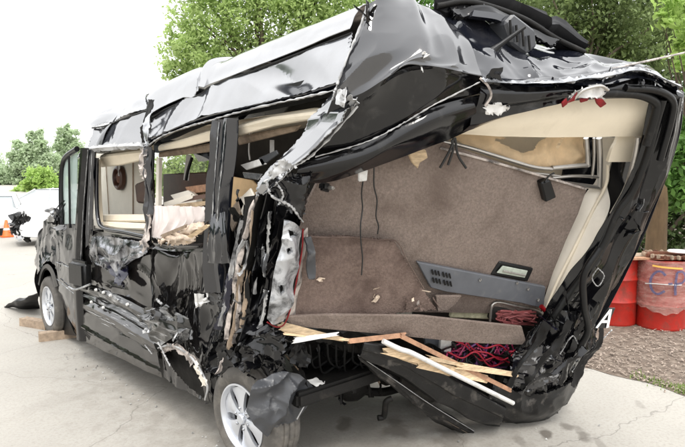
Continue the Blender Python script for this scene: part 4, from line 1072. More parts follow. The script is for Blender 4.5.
tube('lens_edge', [r(303, 229, -.05), r(302, 250, -.05), r(297, 278, -.05), r(292, 303, -.05), r(285, 323, -.06), r(277, 327, -.07), r(267, 322, -.06)], .0045, red_lens, lh)
sheet('corner_lining', [[r(303, 232, .0), r(309, 228, .05)], [r(300, 265, .0), r(303, 268, .05)], [r(294, 300, .0), r(298, 300, .05)], [r(288, 318, .0), r(293, 318, .05)]], strip_m, van, 6, 26, amp=.012, sc=10)
# strips of torn skin
strips = [([(268, 180), (256, 196), (246, 226), (238, 262), (230, 300), (226, 335)], 4.5, strip_m), ([(258, 190), (250, 215), (243, 236), (236, 262), (238, 300), (233, 338)], 3, strip_m),
          ([(243, 235), (237, 246), (234, 262), (241, 268), (247, 250), (244, 236)], 3, torn_edge), ([(252, 205), (247, 250), (244, 290), (238, 322)], 4, oldwood_m),
          ([(262, 190), (262, 220), (256, 250), (254, 290)], 3, torn_edge), ([(229, 270), (225, 300), (216, 325)], 6, navy_m), ([(240, 215), (233, 250), (226, 285), (219, 320)], 3, bare_metal),
          ([(268, 205), (264, 240), (262, 270)], 3, bare_metal), ([(240, 262), (238, 285), (234, 315), (228, 345)], 4, oldwood_m), ([(265, 285), (262, 305), (257, 330)], 4, bare_metal), ([(262, 240), (260, 262)], 2.5, bare_metal)]
for i, (Q, w, mm) in enumerate(strips):
    o_ = -.03 - .012 * (i % 4)
    ribbon('torn_strip', [cw(x - w / 2, y, .4) + RN * -o_ for x, y in Q], [cw(x + w / 2, y + 2, .4) + RN * -o_ for x, y in Q], mm, van, prof=(0, .012, -.004), n=36, nv=6, amp=.018, sc=16, tear=.004)
scrap('torn_metal', [(225, 190), (262, 185), (252, 250), (240, 340), (222, 340)], 26, .03, .11, [(strip_m, 2), (matt_black, 6), (torn_edge, 1), (oldwood_m, 1)], van, lambda x, y, d_: cw(x, y, .4) + RN * (.02 + d_), .04, 17)
# crushed wheel housing
sheet('crushed_arch', [[cw(212, 352, 0), cw(225, 332, .2), cw(250, 325, .5), r(288, 325, -.02)], [cw(210, 366, -.1), cw(225, 350, .1), cw(250, 345, .4), r(286, 345, -.05)], [cw(220, 376, 0), cw(240, 374, .1), cw(258, 368, .4), r(285, 375, .0)]], black_gloss, van, 80, 60, amp=.09, sc=7, tear=.02, seed=12, sharp=14)
scrap('crushed_arch_scrap', [(212, 340), (225, 328), (286, 325), (285, 365), (250, 376), (222, 374)], 28, .05, .15, [(matt_black, 8), (black_gloss, 7), (bare_metal, 1.2), (white_plastic, .5), (strip_m, .5)], van, lambda x, y, d_: cw(x, y, .3) + RN * (.06 + d_), .06, 19)
scrap('crushed_arch_scrap', [(275, 345), (300, 345), (318, 360), (300, 378), (270, 372)], 40, .04, .15, [(matt_black, 5), (oldwood_m, 1), (black_plastic, 3)], van, lambda x, y, d_: r(x, y, .05 + d_), .05, 23)
# torn grey liner draped over the tyre
sheet('wheel_liner', [[r(236, 366, -.02), r(280, 366, -.04), r(322, 372, .06)], [r(236, 395, -.10), r(268, 398, -.13), r(322, 398, .0)], [r(236, 420, -.14), r(268, 418, -.15), r(318, 420, -.03)], [r(236, 444, -.15), r(270, 444, -.15), r(316, 444, -.06)]], liner_m, van, 90, 90, amp=.05, sc=7.5, seed=14, thick=.006, sharp=22,
      keep=[(252, 386), (258, 380), (266, 378), (272, 374), (283, 371), (299, 374), (309, 382), (316, 390), (307, 407), (297, 420), (288, 424), (279, 426), (267, 437), (254, 425), (246, 411), (249, 398)])
tube('liner_edge', [r(313, 391, .03), r(303, 408, -.07), r(297, 419, -.08)], .009, torn_edge, van)
scrap('white_clip', [(313, 380), (324, 378), (322, 388), (314, 388)], 5, .03, .07, [(white_plastic, 1)], van, lambda x, y, d_: r(x, y, .05), .01, 2)

# ---- peeled rear roof corner ----------------------------------------
pk = [s(372, 2, .42), r(386, -3, .10), r(412, 2, .22), r(432, 8, .35), r(448, 16, .42)]
sheet('peeled_corner', [[r(370, 3, .02), r(386, -3, .05), r(415, 3, .22), r(440, 12, .34)], [r(352, 45, -.06), r(380, 30, -.06), r(425, 30, .02), r(468, 40, .16)], [r(340, 76, -.10), r(378, 58, -.14), r(430, 56, -.10), r(478, 66, .02)],
      [r(332, 100, -.10), r(360, 94, -.17), r(415, 66, -.17), r(482, 76, -.05)]], peeled_paint, van, 100, 80, amp=.022, sc=3.2, seed=16, pin=.1, sharp=10, fold=lambda u, v: .02 * math.exp(-((u - .62) / .06) ** 2))
sheet('peeled_corner', [[r(332, 100, -.10), r(360, 94, -.17), r(415, 66, -.17), r(482, 76, -.05)], [r(322, 126, -.06), r(362, 118, -.10), r(425, 90, -.08), r(487, 84, .02)], [r(308, 152, -.02), r(366, 142, -.06), r(430, 108, -.05), r(491, 92, .03)]], black_gloss, van, 100, 50, amp=.022, sc=3.5, seed=17, pin=.1, sharp=12)
sheet('peeled_corner', [[r(300, 164, -.02), r(366, 143, -.07), r(430, 109, -.06), r(492, 92, .02)], [r(296, 174, -.03), r(366, 158, -.11), r(432, 124, -.10), r(494, 102, -.01)], [r(290, 181, .04), r(340, 180, .0), r(434, 145, .0), r(493, 121, .06)]], black_gloss, van, 60, 22, amp=.010, sc=3, seed=18)
sheet('peeled_lining', [[r(366, 16, .12), r(410, 12, .26), r(440, 18, .34)], [r(336, 100, .06), r(400, 80, .06), r(480, 80, .08)], [r(312, 150, .06), r(400, 120, .06), r(488, 96, .08)], [r(296, 176, .06), r(400, 150, .06), r(488, 114, .10)]], matt_black, van, 20, 24)
tubes('torn_edge', [([r(315, 157, -.05), r(366, 142, -.10), r(400, 125, -.09), r(432, 106, -.09), r(480, 82, -.05)], .006), ([r(332, 100, -.12), r(338, 82, -.12), r(352, 46, -.08), r(368, 8, -.02)], .008),
                    ([r(264, 182, -.10), r(292, 168, -.10), r(318, 150, -.12), r(358, 106, -.18)], .009)], torn_edge, van)
# bright folded flap running down to the corner pillar
sheet('peeled_flap', [[r(368, 6, .10), r(374, 10, -.02)], [r(340, 76, .08), r(356, 88, -.15)], [r(314, 118, .10), r(352, 110, -.19)], [r(286, 152, .10), r(316, 146, -.16)], [r(260, 180, .06), r(280, 180, -.11)], [r(256, 196, .02), r(264, 194, -.06)]],
      roof_sheen_paint, van, 40, 120, amp=.012, sc=5, seed=20, tear=.004, sharp=10, fold=lambda u, v: .03 * max(0, 1 - abs(u - .55) / .25) + .02 * max(0, 1 - abs(v - .42) / .05))
sheet('torn_flap', [[r(268, 172, -.10), r(284, 158, -.11)], [r(274, 178, -.11), r(296, 166, -.12)]], torn_edge, van, 18, 8, amp=.03, sc=12, tear=.012)
scrap('bright_tear', [(334, 98), (346, 88), (352, 104), (360, 116), (350, 118)], 16, .03, .09, [(torn_edge, 3), (white_plastic, 1), (black_gloss, 2)], van, lambda x, y, d_: r(x, y, -.16 + d_), .02, 25)
scrap('fold_tear', [(362, 10), (370, 10), (366, 28), (360, 30)], 8, .03, .12, [(matt_black, 1)], van, lambda x, y, d_: r(x, y, -.03 + d_), .02, 26)
scrap('bright_tear', [(416, 58), (424, 56), (424, 68), (414, 64)], 4, .02, .06, [(white_plastic, 1)], van, lambda x, y, d_: r(x, y, -.15 + d_), .01, 27)

# ---- rear of the roof and its header --------------------------------
sheet('rear_roof', [[r(440, 8, .5), r(478, 10, .62), r(530, 42, .62), r(580, 52, .55), r(650, 66, .35)], [r(446, 30, .30), r(486, 36, .34), r(536, 54, .36), r(590, 60, .3), r(655, 70, .2)], [r(466, 62, .05), r(500, 66, .08), r(545, 70, .08), r(600, 72, .06), r(662, 76, .05)],
      [r(480, 78, -.02), r(508, 82, -.02), r(550, 82, -.01), r(605, 82, -.02), r(668, 84, -.01)]], black_paint, van, 120, 60, amp=.03, sc=5.5, seed=26, pin=.08, sharp=14)
ribbon('crumpled_rim', [r(480, 77, -.03), r(520, 80, -.04), r(556, 78, -.05), r(600, 74, -.05), r(640, 68, -.04), r(676, 84, -.03)], [r(481, 82, -.03), r(520, 85, -.04), r(558, 85, -.05), r(602, 83, -.05), r(642, 78, -.04), r(682, 94, -.03)], black_paint, van, prof=(-.02, .03, -.01, .02), n=90, nv=12, amp=.03, sc=11, seed=27)
ribbon('torn_rim', [r(482, 79, -.06), r(520, 81, -.06), r(556, 79, -.08), r(600, 73, -.08), r(640, 68, -.07), r(676, 84, -.06)], [r(482, 81, -.06), r(520, 83, -.06), r(557, 83, -.08), r(601, 78, -.08), r(641, 72, -.07), r(678, 88, -.06)], bare_metal, van, prof=(0, .02, 0), n=110, nv=6, amp=.035, sc=14, seed=30, tear=.008)
ribbon('rear_header', [r(480, 80, -.01), r(520, 84, -.02), r(556, 84, -.02), r(602, 82, -.02), r(642, 78, -.02), r(684, 92, .0)], [r(462, 132, .02), r(500, 119, .03), r(542, 107, .03), r(585, 98, .03), r(628, 97, .03), r(660, 102, .03)], black_gloss, van, prof=(0, .04, .05, .03, .05, 0), n=90, nv=24, amp=.018, sc=6, seed=28)
tube('door_seal', [r(585, 94, -.03), r(612, 93, -.04), r(640, 95, -.03), r(656, 103, -.02), r(655, 116, -.02), r(646, 145, -.01)], .028, rubber_seal, van, n=12)
tube('door_seal', [r(625, 88, -.05), r(655, 90, -.05), r(672, 100, -.04), r(671, 120, -.03), r(660, 160, -.02)], .024, black_plastic, van, n=12)
tl = sheet('tail_light', [[r(572, 92, -.08), r(590, 86, -.10), r(606, 88, -.08)], [r(568, 100, -.08), r(588, 98, -.11), r(604, 99, -.08)]], white_plastic, van, 20, 14, amp=.02, sc=14, tear=.015)
for q in ([(566, 104), (573, 98), (578, 92), (575, 101)], [(563, 108), (568, 104), (567, 98), (562, 103)], [(595, 98), (603, 99), (607, 104), (601, 108), (597, 104)], [(580, 99), (590, 97), (588, 101), (581, 103)]):
    plate('red_lens', [r(x, y, -.11) for x, y in q], .012, red_lens, tl)
tube('bright_handle', [r(574, 99, -.10), r(584, 90, -.12), r(600, 86, -.12), r(608, 90, -.10)], .010, steel_tube, tl)
sheet('torn_flap', [[r(484, 105, -.05), r(497, 103, -.06), r(510, 108, -.05)], [r(484, 112, -.05), r(496, 114, -.06), r(506, 112, -.05)]], white_plastic, van, 14, 8, amp=.02, sc=16, tear=.012)
tubes('loose_wire', [([r(480, 78, -.05), r(488, 86, -.08), r(491, 96, -.08), r(485, 106, -.07)], .007)], strip_m, van)
scrap('rim_scrap', [(480, 74), (560, 80), (640, 66), (682, 90), (600, 84), (540, 86)], 26, .02, .08, [(bare_metal, 3), (white_plastic, 1), (black_gloss, 3)], van, lambda x, y, d_: r(x, y, -.05 + d_), .01, 29)
# air-conditioner shroud, aerial and broken vent box on the roof
sheet('roof_shroud', [[r(436, 3, .62), r(470, -6, .75), r(520, 0, .8), r(558, 18, .75), r(588, 42, .6)], [r(434, 8, .45), r(472, 0, .5), r(520, 10, .55), r(556, 30, .52), r(586, 48, .48)], [r(446, 12, .40), r(478, 10, .44), r(520, 24, .48), r(552, 42, .46), r(582, 52, .45)]],
      shroud_black, van, 90, 40, thick=.05, amp=.02, sc=5, sharp=14, ku=.4, kv=1.0, fold=lambda u, v: .05 * max(0, 1 - abs(v - .55) / .12) - .03 * max(0, 1 - abs(u - .7) / .03))
sheet('roof_shroud', [[r(450, 8, .40), r(486, 6, .44), r(528, 22, .46), r(560, 40, .44)], [r(456, 16, .36), r(488, 14, .40), r(524, 30, .42), r(554, 46, .40)]], black_gloss, van, 60, 16, thick=.03, amp=.02, sc=6, sharp=14, tear=.008)
sheet('roof_shroud', [[r(474, 10, .36), r(500, 14, .36), r(512, 22, .36)], [r(472, 16, .34), r(498, 20, .34), r(508, 28, .34)]], black_paint, van, 14, 8, thick=.04)
tube('shroud_rail', [r(437, 6, .42), r(472, 2, .44), r(522, 18, .46), r(555, 38, .46), r(584, 52, .44)], .018, matt_black, van)
vb = plate('vent_box', [r(505, 22, .30), r(514, 13, .32), r(536, 30, .32), r(538, 46, .30), r(526, 55, .27), r(512, 44, .26)], .16, liner_m, van, bev=.015)
for i in range(4):
    tube('vent_rib', [r(510 + 6.2 * i, 20 + 5.2 * i, .285), r(511.5 + 6.2 * i, 38 + 4.2 * i, .255)], .008, matt_black, vb)
tube('aerial', [r(489, 54, .20), r(500, 45, .20), r(525, 27, .20)], [.035, .016, .010], black_plastic, van, seg=6)
lathe('aerial_foot', [(0, .02), (.03, .02), (.045, 0), (.05, -.03)], black_plastic, van, loc=r(488, 56, .22), n=18)

# ---- right rear pillar ----------------------------------------------
L0 = [r(656, 99, .02), r(645, 145, .02), r(624, 196, .03), r(588, 256, .04), r(556, 302, .05), r(532, 345, .05), r(514, 384, .05)]
R0 = [r(685, 92, .04), r(679, 135, .06), r(658, 200, .08), r(632, 262, .10), r(604, 318, .12), r(590, 345, .12), r(576, 374, .12)]
ribbon('rear_pillar', L0, R0, black_gloss, van, prof=(-.04, .04, .035, .02, .055, .06, .045, .0, -.06), n=140, nv=64, amp=.028, sc=5, seed=33, sharp=13)
ribbon('rear_pillar_skin', [p + RN * .0 for p in map(np.array, R0)], [np.array([p[0] + .02, p[1] + .9, p[2] - .05]) for p in R0], black_paint, van, prof=(0, .03, 0), n=50, nv=10, amp=.03, sc=4)
wob = lambda Q: [p + np.array([noise.noise(Vector(p * 3.1)), noise.noise(Vector(p * 2.7 + 5)), noise.noise(Vector(p * 3.3 + 9))]) * .05 for p in cr(np.array(Q), 11)]
tube('door_seal', wob([p + RN * .03 for p in map(np.array, L0[:6])]), .024, rubber_seal, van, n=12)
tube('loose_hose', [r(600, 248, -.10), r(584, 275, -.12), r(584, 305, -.13), r(588, 330, -.12), r(578, 350, -.10)], .024, black_plastic, van, n=12)
scrap('pillar_chips', [(612, 214), (648, 195), (640, 235), (622, 245)], 22, .02, .09, [(white_plastic, 1), (black_gloss, 3), (bare_metal, 1)], van, lambda x, y, d_: r(x, y, .02 + d_), .03, 31)
tubes('bright_scratch', [([r(592, 352, .02), r(604, 338, .02), r(612, 330, .02)], .008), ([r(572, 372, -.02), r(590, 352, .0), r(600, 340, .0)], .010), ([r(598, 268, -.02), r(604, 276, -.02), r(598, 286, -.02), r(592, 278, -.02), r(598, 268, -.02)], .006),
                         ([r(560, 354, -.1), r(572, 336, -.1), r(578, 344, -.1)], .007), ([r(674, 95, -.02), r(682, 100, -.02), r(680, 116, .0)], .006)], torn_edge, van)
oA = r(606, 319, -.13); aR = (r(616, 319, -.13) - oA); aR /= np.linalg.norm(aR); aU = np.cross(RN, aR); aU = aU if aU[2] > 0 else -aU
letters('white_letter', [[(-.055, -.075), (.0, .085)], [(0, .085), (.05, -.075)], [(-.028, -.02), (.028, -.02)]], .024, lambda x, y, l_: oA + aR * x + aU * y + RN * l_, white_mark, van)
plate('emblem_plate', [oA + aR * x + aU * y - RN * .004 for x, y in ((-.062, -.085), (.055, -.085), (.05, .09), (-.02, .092))], .01, black_gloss, van)
# shattered lamp and bumper corner at the bottom
scrap('shattered_lamp', [(508, 352), (540, 338), (578, 346), (580, 375), (550, 396), (512, 398)], 12, .05, .12, [(clear_m, 4), (black_gloss, 6), (bare_metal, .6), (black_plastic, 4)], van, lambda x, y, d_: r(x, y, -.04 + d_), .06, 37)
sheet('crushed_quarter', [[r(528, 332, .02), r(560, 312, -.02), r(600, 316, .08)], [r(514, 354, .0), r(552, 348, -.07), r(594, 342, .06)], [r(504, 378, .0), r(542, 372, -.08), r(584, 364, .06)], [r(500, 400, .03), r(540, 398, -.04), r(575, 380, .06)]], black_gloss, van, 90, 80, amp=.06, sc=6, tear=.008, seed=36, sharp=14, ku=.95, kv=.38)
sheet('lamp_shell', [[r(516, 352, -.05), r(538, 345, -.07), r(560, 350, -.06)], [r(512, 368, -.07), r(538, 366, -.11), r(562, 366, -.08)], [r(508, 388, -.06), r(534, 390, -.09), r(556, 384, -.06)]], clear_m, van, 70, 60, amp=.03, sc=9, tear=.012, seed=39, sharp=14, ku=.5, kv=.9)
for i, (Q, w) in enumerate([([(596, 300), (584, 326), (572, 352), (560, 380)], 6), ([(570, 318), (556, 340), (538, 362), (522, 388)], 7), ([(604, 318), (598, 340), (584, 362), (572, 384)], 5), ([(548, 322), (536, 344), (520, 362), (508, 384)], 5), ([(584, 346), (566, 362), (540, 378), (520, 392)], 4)]):
    ribbon('torn_strip', [r(x - w / 2, y, -.09 - .01 * i) for x, y in Q], [r(x + w / 2, y + 2, -.09 - .01 * i) for x, y in Q], black_plastic if i % 2 else black_gloss, van, prof=(0, .02, -.004), n=40, nv=6, amp=.04, sc=12, tear=.004)
sheet('bumper_corner', [[r(494, 384, .0), r(530, 394, -.06), r(562, 386, -.04), r(580, 370, .1)], [r(488, 402, -.02), r(528, 412, -.08), r(562, 402, -.06), r(578, 382, .1)], [r(488, 418, .06), r(526, 424, .02), r(556, 414, .02), r(572, 392, .12)]], scuffed_plastic, van, 70, 40, amp=.022, sc=6, thick=.02, sharp=15, tear=.006)
scrap('pillar_wreckage', [(530, 330), (556, 300), (590, 300), (600, 330), (580, 352), (545, 345)], 24, .04, .16, [(black_plastic, 5), (black_gloss, 5), (navy_m, .4), (clear_m, .5)], van, lambda x, y, d_: r(x, y, -.05 + d_), .05, 38)

# ---- what shows through the torn-open rear --------------------------
sheet('rear_panel', [[r(284, 128, .22), r(440, 128, .22), r(596, 186, .22)], [r(284, 220, .22), r(440, 215, .19), r(600, 240, .22)], [r(284, 320, .22), r(440, 320, .22), r(600, 322, .22)]], carpet_m, van, 150, 100, amp=.010, sc=2.2, seed=43, thick=.03, sharp=20,
      keep=[(290, 232), (296, 225), (318, 182), (345, 166), (428, 134), (452, 146), (520, 169), (587, 188), (578, 214), (566, 240), (553, 272), (544, 296), (540, 314), (290, 310)])
tubes('lit_panel_edge', [([r(440, 148, .20), r(500, 164, .20), r(586, 189, .20)], .008)], strip_m, van)  # pale tube stands in for light catching the panel's top edge
sheet('loose_carpet', [[r(303, 236, .12), r(350, 237, .13), r(394, 241, .13)], [r(297, 262, .10), r(350, 265, .11), r(408, 264, .12)], [r(293, 290, .08), r(355, 294, .09), r(424, 290, .11)], [r(289, 318, .05), r(360, 316, .06), r(437, 310, .10)]], carpet_low, van, 100, 70, amp=.016, sc=4, thick=.02, seed=44, tear=.005, sharp=18)
tube('carpet_seam', [r(304, 236, .10), r(328, 237.5, .10), r(350, 237, .11), r(374, 240, .11), r(396, 241, .11), r(408, 262, .10), r(424, 289, .09)], .004, carpet_low, van)
scrap('carpet_tear', [(402, 293), (430, 290), (442, 300), (425, 310), (405, 306)], 22, .02, .07, [(foam_m, 2), (carpet_low, 3), (strip_m, 1)], van, lambda x, y, d_: r(x, y, .07 + d_), .02, 45)
scrap('carpet_tear', [(312, 268), (320, 262), (326, 275), (318, 282)], 4, .02, .05, [(strip_m, 2), (foam_m, 1)], van, lambda x, y, d_: r(x, y, .09 + d_), .01, 46)
scrap('carpet_tear', [(370, 288), (384, 280), (388, 296), (376, 300)], 5, .02, .05, [(foam_m, 2), (strip_m, 1)], van, lambda x, y, d_: r(x, y, .085 + d_), .01, 47)
gp = plate('switch_panel', [r(417, 262, .16), r(546, 287, .16), r(544, 309, .16), r(520, 303, .16), r(446, 292, .16), r(431, 288, .16)], .03, grey_panel_m, van, bev=.006)
for (x, y) in ((432, 272), (443, 274.5), (433, 280), (444, 282.5)):
    for k in range(3):
        bar('vent_slot', r(x + k * 3.2, y + k * .7 - 2, .15), r(x + k * 3.2 + 1, y + k * .7 + 2.2, .15), .011, .012, matt_black, gp, nseg=2)
for (x, y) in ((480, 280), (517, 283), (528, 289), (538, 300)):
    lathe('screw', [(0, .006), (.010, .004), (.012, -.004)], steel_tube, gp, axis='Y', loc=r(x, y, .155), n=10)
np_ = plate('plate_frame', [r(500, 261.5, .19), r(534, 269, .19), r(528, 282, .19), r(491, 275, .19)], .03, black_plastic, van, bev=.008)
plate('pale_plate', [r(503, 266, .175), r(528, 271, .175), r(525, 278, .175), r(497, 273, .175)], .01, plate_m, np_)
tubes('plate_bar', [([r(503, 271, .17), r(525, 275.5, .17)], .008)], steel_tube, np_)
bx = plate('black_clip', [r(541, 183, .17), r(551, 180, .17), r(557, 198, .17), r(546, 203, .17)], .06, black_plastic, van, bev=.01)
tube('clip_cord', [r(545, 182, .17), r(549, 176, .19), r(554, 173, .2)], .006, black_wire, bx)
# junction tray under the switch panel
plate('shade_board', [r(420, 285, .36), r(560, 305, .36), r(556, 390, .36), r(400, 390, .36)], .04, dark_inside, van)  # dark board stands in for the shaded space behind the wiring
plate('insulation', [r(452, 302, .26), r(488, 302, .26), r(494, 320, .24), r(450, 318, .24)], .03, mat('yellow_green_insulation', (.42, .40, .27), .9, var=.3, vscale=30, bump=.5), van, bev=.01)
plate('torn_carpet_corner', [r(436, 296, .14), r(462, 296, .14), r(456, 304, .14), r(448, 310, .14), r(438, 312, .13)], .02, carpet_m, van)
jt = plate('junction_tray', [r(494, 304, .22), r(540, 314, .22), r(541, 330, .2), r(490, 320, .2)], .05, dark_inside, van, bev=.01)
tube('tray_rim', [r(490, 321, .18), r(494, 303, .2), r(516, 306, .2), r(541, 313, .2), r(542, 330, .18)], .010, steel_tube, jt)
q = random.Random(4)
tubes('wiring', [([r(q.uniform(496, 536), q.uniform(309, 324), .18), r(q.uniform(496, 538), q.uniform(310, 324), .15), r(q.uniform(496, 538), q.uniform(310, 326), .18)], .007) for _ in range(26)], mat('brown_red_wire', (.20, .05, .05), .6), jt, 5, 'stuff')
tube('red_tail', [r(541, 306, .12), r(546, 312, .1), r(549, 318, .1)], .018, red_lens, van)
# red and magenta wiring below the plank
for mm, n_, sd_ in ((pink_wire, 24, 1), (black_wire, 22, 2), (mat('violet_wire', (.13, .05, .16), .5), 12, 3)):
    q = random.Random(sd_); lines = []
    for _ in range(n_):
        x = q.uniform(446, 515); y = 335 + (x - 446) * .12
        lines.append(([r(x, y + q.uniform(2, 14), .2), r(x + q.uniform(-12, 12), y + q.uniform(6, 28), q.uniform(.08, .2)), r(x + q.uniform(-22, 22), y + q.uniform(4, 30), q.uniform(.1, .24))], q.uniform(.004, .008)))
    tubes('wiring', lines, mm, van, 5, 'stuff')
for Q in ([(464, 338), (474, 350), (488, 353), (502, 360), (516, 352), (522, 344)], [(456, 341), (466, 346), (480, 360), (497, 357), (512, 364)], [(470, 338), (484, 348), (499, 345), (510, 352), (521, 347)], [(448, 352), (462, 358), (476, 352), (490, 366), (504, 362)]):
    tube('red_cable', [r(x, y, .10 + .02 * math.sin(x)) for x, y in Q], .0065, red_wire, van)
plate('white_connector', [r(441, 339, .14), r(452, 340, .14), r(451, 353, .14), r(440, 352, .14)], .03, white_plastic, van)
plate('grey_module', [r(424, 335, .2), r(440, 337, .2), r(438, 352, .2), r(426, 347, .2)], .03, grey_panel_m, van)
plate('grey_module', [r(452, 352, .2), r(470, 354, .2), r(468, 368, .2), r(450, 364, .2)], .03, grey_panel_m, van)
# header trim, steel tubes, amber fabric, right-hand cream wall
sheet('roof_trim', [[r(470, 118, .10), r(530, 104, .10), r(590, 94, .10), r(657, 96, .09)], [r(462, 130, .13), r(530, 122, .10), r(590, 115, .08), r(654, 116, .08)], [r(456, 134, .18), r(520, 137, .15), r(590, 137, .13), r(648, 136, .14)]], cream_m, van, 40, 16, amp=.004, sc=4, thick=.03)
sheet('wall_trim', [[r(618, 106, .20), r(658, 100, .16)], [r(618, 136, .20), r(648, 138, .16)], [r(612, 150, .20), r(644, 150, .16)], [r(608, 162, .20), r(638, 162, .16)]], cream_m, van, 14, 30, thick=.03)
sheet('wall_trim', [[r(598, 137, .42), r(618, 138, .36)], [r(600, 158, .40), r(612, 158, .34)], [r(596, 180, .36), r(607, 182, .30)], [r(584, 196, .33), r(610, 205, .20)], [r(570, 230, .30), r(602, 226, .12)], [r(556, 264, .27), r(586, 254, .10)], [r(544, 300, .24), r(562, 292, .10)], [r(540, 320, .22), r(550, 313, .10)]], cream_pale, van, 24, 60, thick=.03, amp=.006, sc=4, sharp=20)
tube('trim_edge', [r(608, 165, .28), r(606, 185, .26), r(592, 212, .24), r(576, 245, .2), r(556, 285, .16), r(546, 310, .12)], .012, cream_m, van)
plate('hole_shade_plate', [r(600, 150, .7), r(640, 150, .7), r(628, 210, .7), r(590, 215, .7)], .03, dark_inside, van)  # dark plate stands in for the shade inside the wall opening
plate('rear_bulkhead', [r(440, 125, .75), r(605, 130, .75), r(605, 200, .75), r(440, 165, .75)], .03, cream_m, van)
tube('grab_rail', [r(638, 137, .05), r(634, 160, .06), r(626, 188, .08), r(612, 214, .1)], .018, steel_tube, van, n=10)
for Q, w in [([(429, 149), (470, 160), (540, 179), (600, 188)], .017), ([(434, 140), (470, 148), (529, 166), (552, 169)], .014), ([(552, 168), (575, 166), (588, 165)], .017), ([(552, 178), (575, 176), (600, 177)], .012),
             ([(586, 138), (587, 150), (588, 166)], .018), ([(599, 138), (600, 160), (600, 188)], .020), ([(594, 138), (594, 160), (592, 178)], .010), ([(450, 150), (500, 168), (560, 176)], .009), ([(432, 152), (480, 165), (540, 183)], .008)]:
    tube('steel_tube', [r(x, y, .28) for x, y in Q], w, steel_tube, van, n=10)
sheet('amber_fabric', [[r(456, 132, .38), r(500, 136, .38), r(530, 146, .36), r(548, 137, .36), r(584, 137, .36)], [r(458, 140, .36), r(495, 150, .34), r(530, 157, .33), r(552, 153, .33), r(584, 152, .34)], [r(464, 146, .36), r(498, 158, .32), r(532, 166, .32), r(556, 165, .33), r(585, 163, .34)]],
      amber_m, van, 50, 24, amp=.035, sc=6, seed=51, cut=[[(492, 139), (540, 139), (534, 150), (522, 153)]])
bar('pale_rod', r(564, 136, .24), r(557, 148, .24), .018, .012, pine_m, van)
for Q in ([(454, 138), (450, 150), (440, 168)], [(455, 138), (458, 155), (466, 168)], [(452, 140), (453, 150), (448, 165)]):
    tube('hanging_cable', [r(x, y, .14) for x, y in Q], .008, black_wire, van)
tube('hanging_wire', [r(363, 181, .10), r(361.5, 194, .13), r(362.5, 208, .14), r(360.5, 226, .09), r(361, 243, .07), r(362.5, 258, .06), r(361.5, 275, .05)], .0045, black_wire, van)
tube('hanging_wire', [r(374, 168, .12), r(374, 186, .14), r(377, 200, .15), r(376, 216, .15), r(378.5, 226, .15), r(377.5, 234, .15)], .0045, black_wire, van)
plate('white_connector', [r(359, 171, .02), r(368, 170, .02), r(367, 181, .02), r(359, 182, .02)], .02, white_plastic, van)
sheet('hanging_bracket', [[r(305, 238, .0), r(310, 236, .02)], [r(308, 254, -.02), r(316, 258, .0)], [r(308, 268, -.02), r(317, 270, .0)], [r(308, 278, -.01), r(314, 280, .0)]], liner_m, van, 10, 26, amp=.015, sc=12, thick=.012)
box('latch', r(325, 187, .08), (.09, .04, .05), black_plastic, van, rot=(0, .2, .3), bev=.012)
box('latch_bolt', r(331, 188, .06), (.03, .04, .02), steel_tube, van, rot=(0, .2, .3), bev=.006)

# ---- underside at the back ------------------------------------------
sheet('crushed_floor', [[r(286, 326, .06), r(340, 330, .1), r(400, 338, .1), r(470, 350, .12), r(520, 352, .12)], [r(284, 345, .25), r(340, 352, .25), r(400, 358, .3), r(460, 375, .3), r(510, 380, .3)], [r(300, 372, .5), r(340, 378, .5), r(400, 385, .5), r(455, 395, .5), r(500, 400, .5)]], matt_black, van, 50, 24, amp=.05, sc=6, seed=61)
bt, bb = [(364, 342), (400, 348), (440, 370), (480, 393), (506, 408)], [(360, 357), (397, 375), (438, 402), (476, 421), (500, 427)]
mid_ = lambda t, o: [r(a[0] * (1 - t) + b[0] * t, a[1] * (1 - t) + b[1] * t, o) for a, b in zip(bt, bb)]
sheet('bumper_beam', [mid_(0, .08), mid_(.01, -.03), mid_(.06, -.07), mid_(.45, -.08), mid_(.55, -.055), mid_(.92, -.05), mid_(.99, -.02), mid_(1, .08)],
      scuffed_plastic, van, 90, 42, amp=.012, sc=6, thick=.02, seed=62, sharp=18, ku=.4, kv=.8)
sheet('bumper_beam', [[r(358, 355, .0), r(395, 380, .0), r(430, 404, .0), r(472, 430, .0)], [r(362, 362, .03), r(400, 390, .03), r(436, 418, .03), r(478, 438, .02)], [r(372, 370, .10), r(408, 398, .10), r(440, 424, .10), r(474, 443, .08)]], scuffed_plastic, van, 80, 26, amp=.02, sc=7, thick=.02, seed=63, sharp=15, ku=.3, kv=.9)
tube('beam_edge', [r(358, 355, -.015), r(395, 380, -.015), r(430, 404, -.015), r(474, 431, -.015)], .006, torn_edge, van)
tubes('beam_fibres', [([r(430 + i * 2.2, 410 + i * 1.6, .02), r(446 + i * 2.5, 420 + i * 1.5, .01), r(466 + i * 1.2, 432 + i * .6, .02)], .005) for i in range(5)], oldwood_m, van, 5, 'stuff')
tube('tow_bracket', [r(392, 398, .12), r(386, 402, .12), r(384, 416, .12), r(378, 418, .12)], .022, matt_black, van)
scrap('underbody_scrap', [(300, 345), (360, 345), (390, 385), (370, 405), (320, 400)], 60, .05, .22, [(matt_black, 6), (black_plastic, 4), (oldwood_m, .6)], van, lambda x, y, d_: r(x, y, .35 + d_), .15, 64)
tube('exhaust_pipe', [r(330, 372, .6), r(355, 388, .5), r(380, 392, .5), r(400, 388, .6)], .035, matt_black, van)
box('red_tag', r(331, 380, .3), (.05, .03, .02), red_lens, van, bev=.005)
tubes('hanging_wiring', [([r(300 + 9 * i, 344, .15), r(306 + 8 * i, 362 + (i % 3) * 5, .2), r(318 + 9 * i, 356 + (i % 4) * 5, .25)], .007) for i in range(8)], black_wire, van, 5, 'stuff')

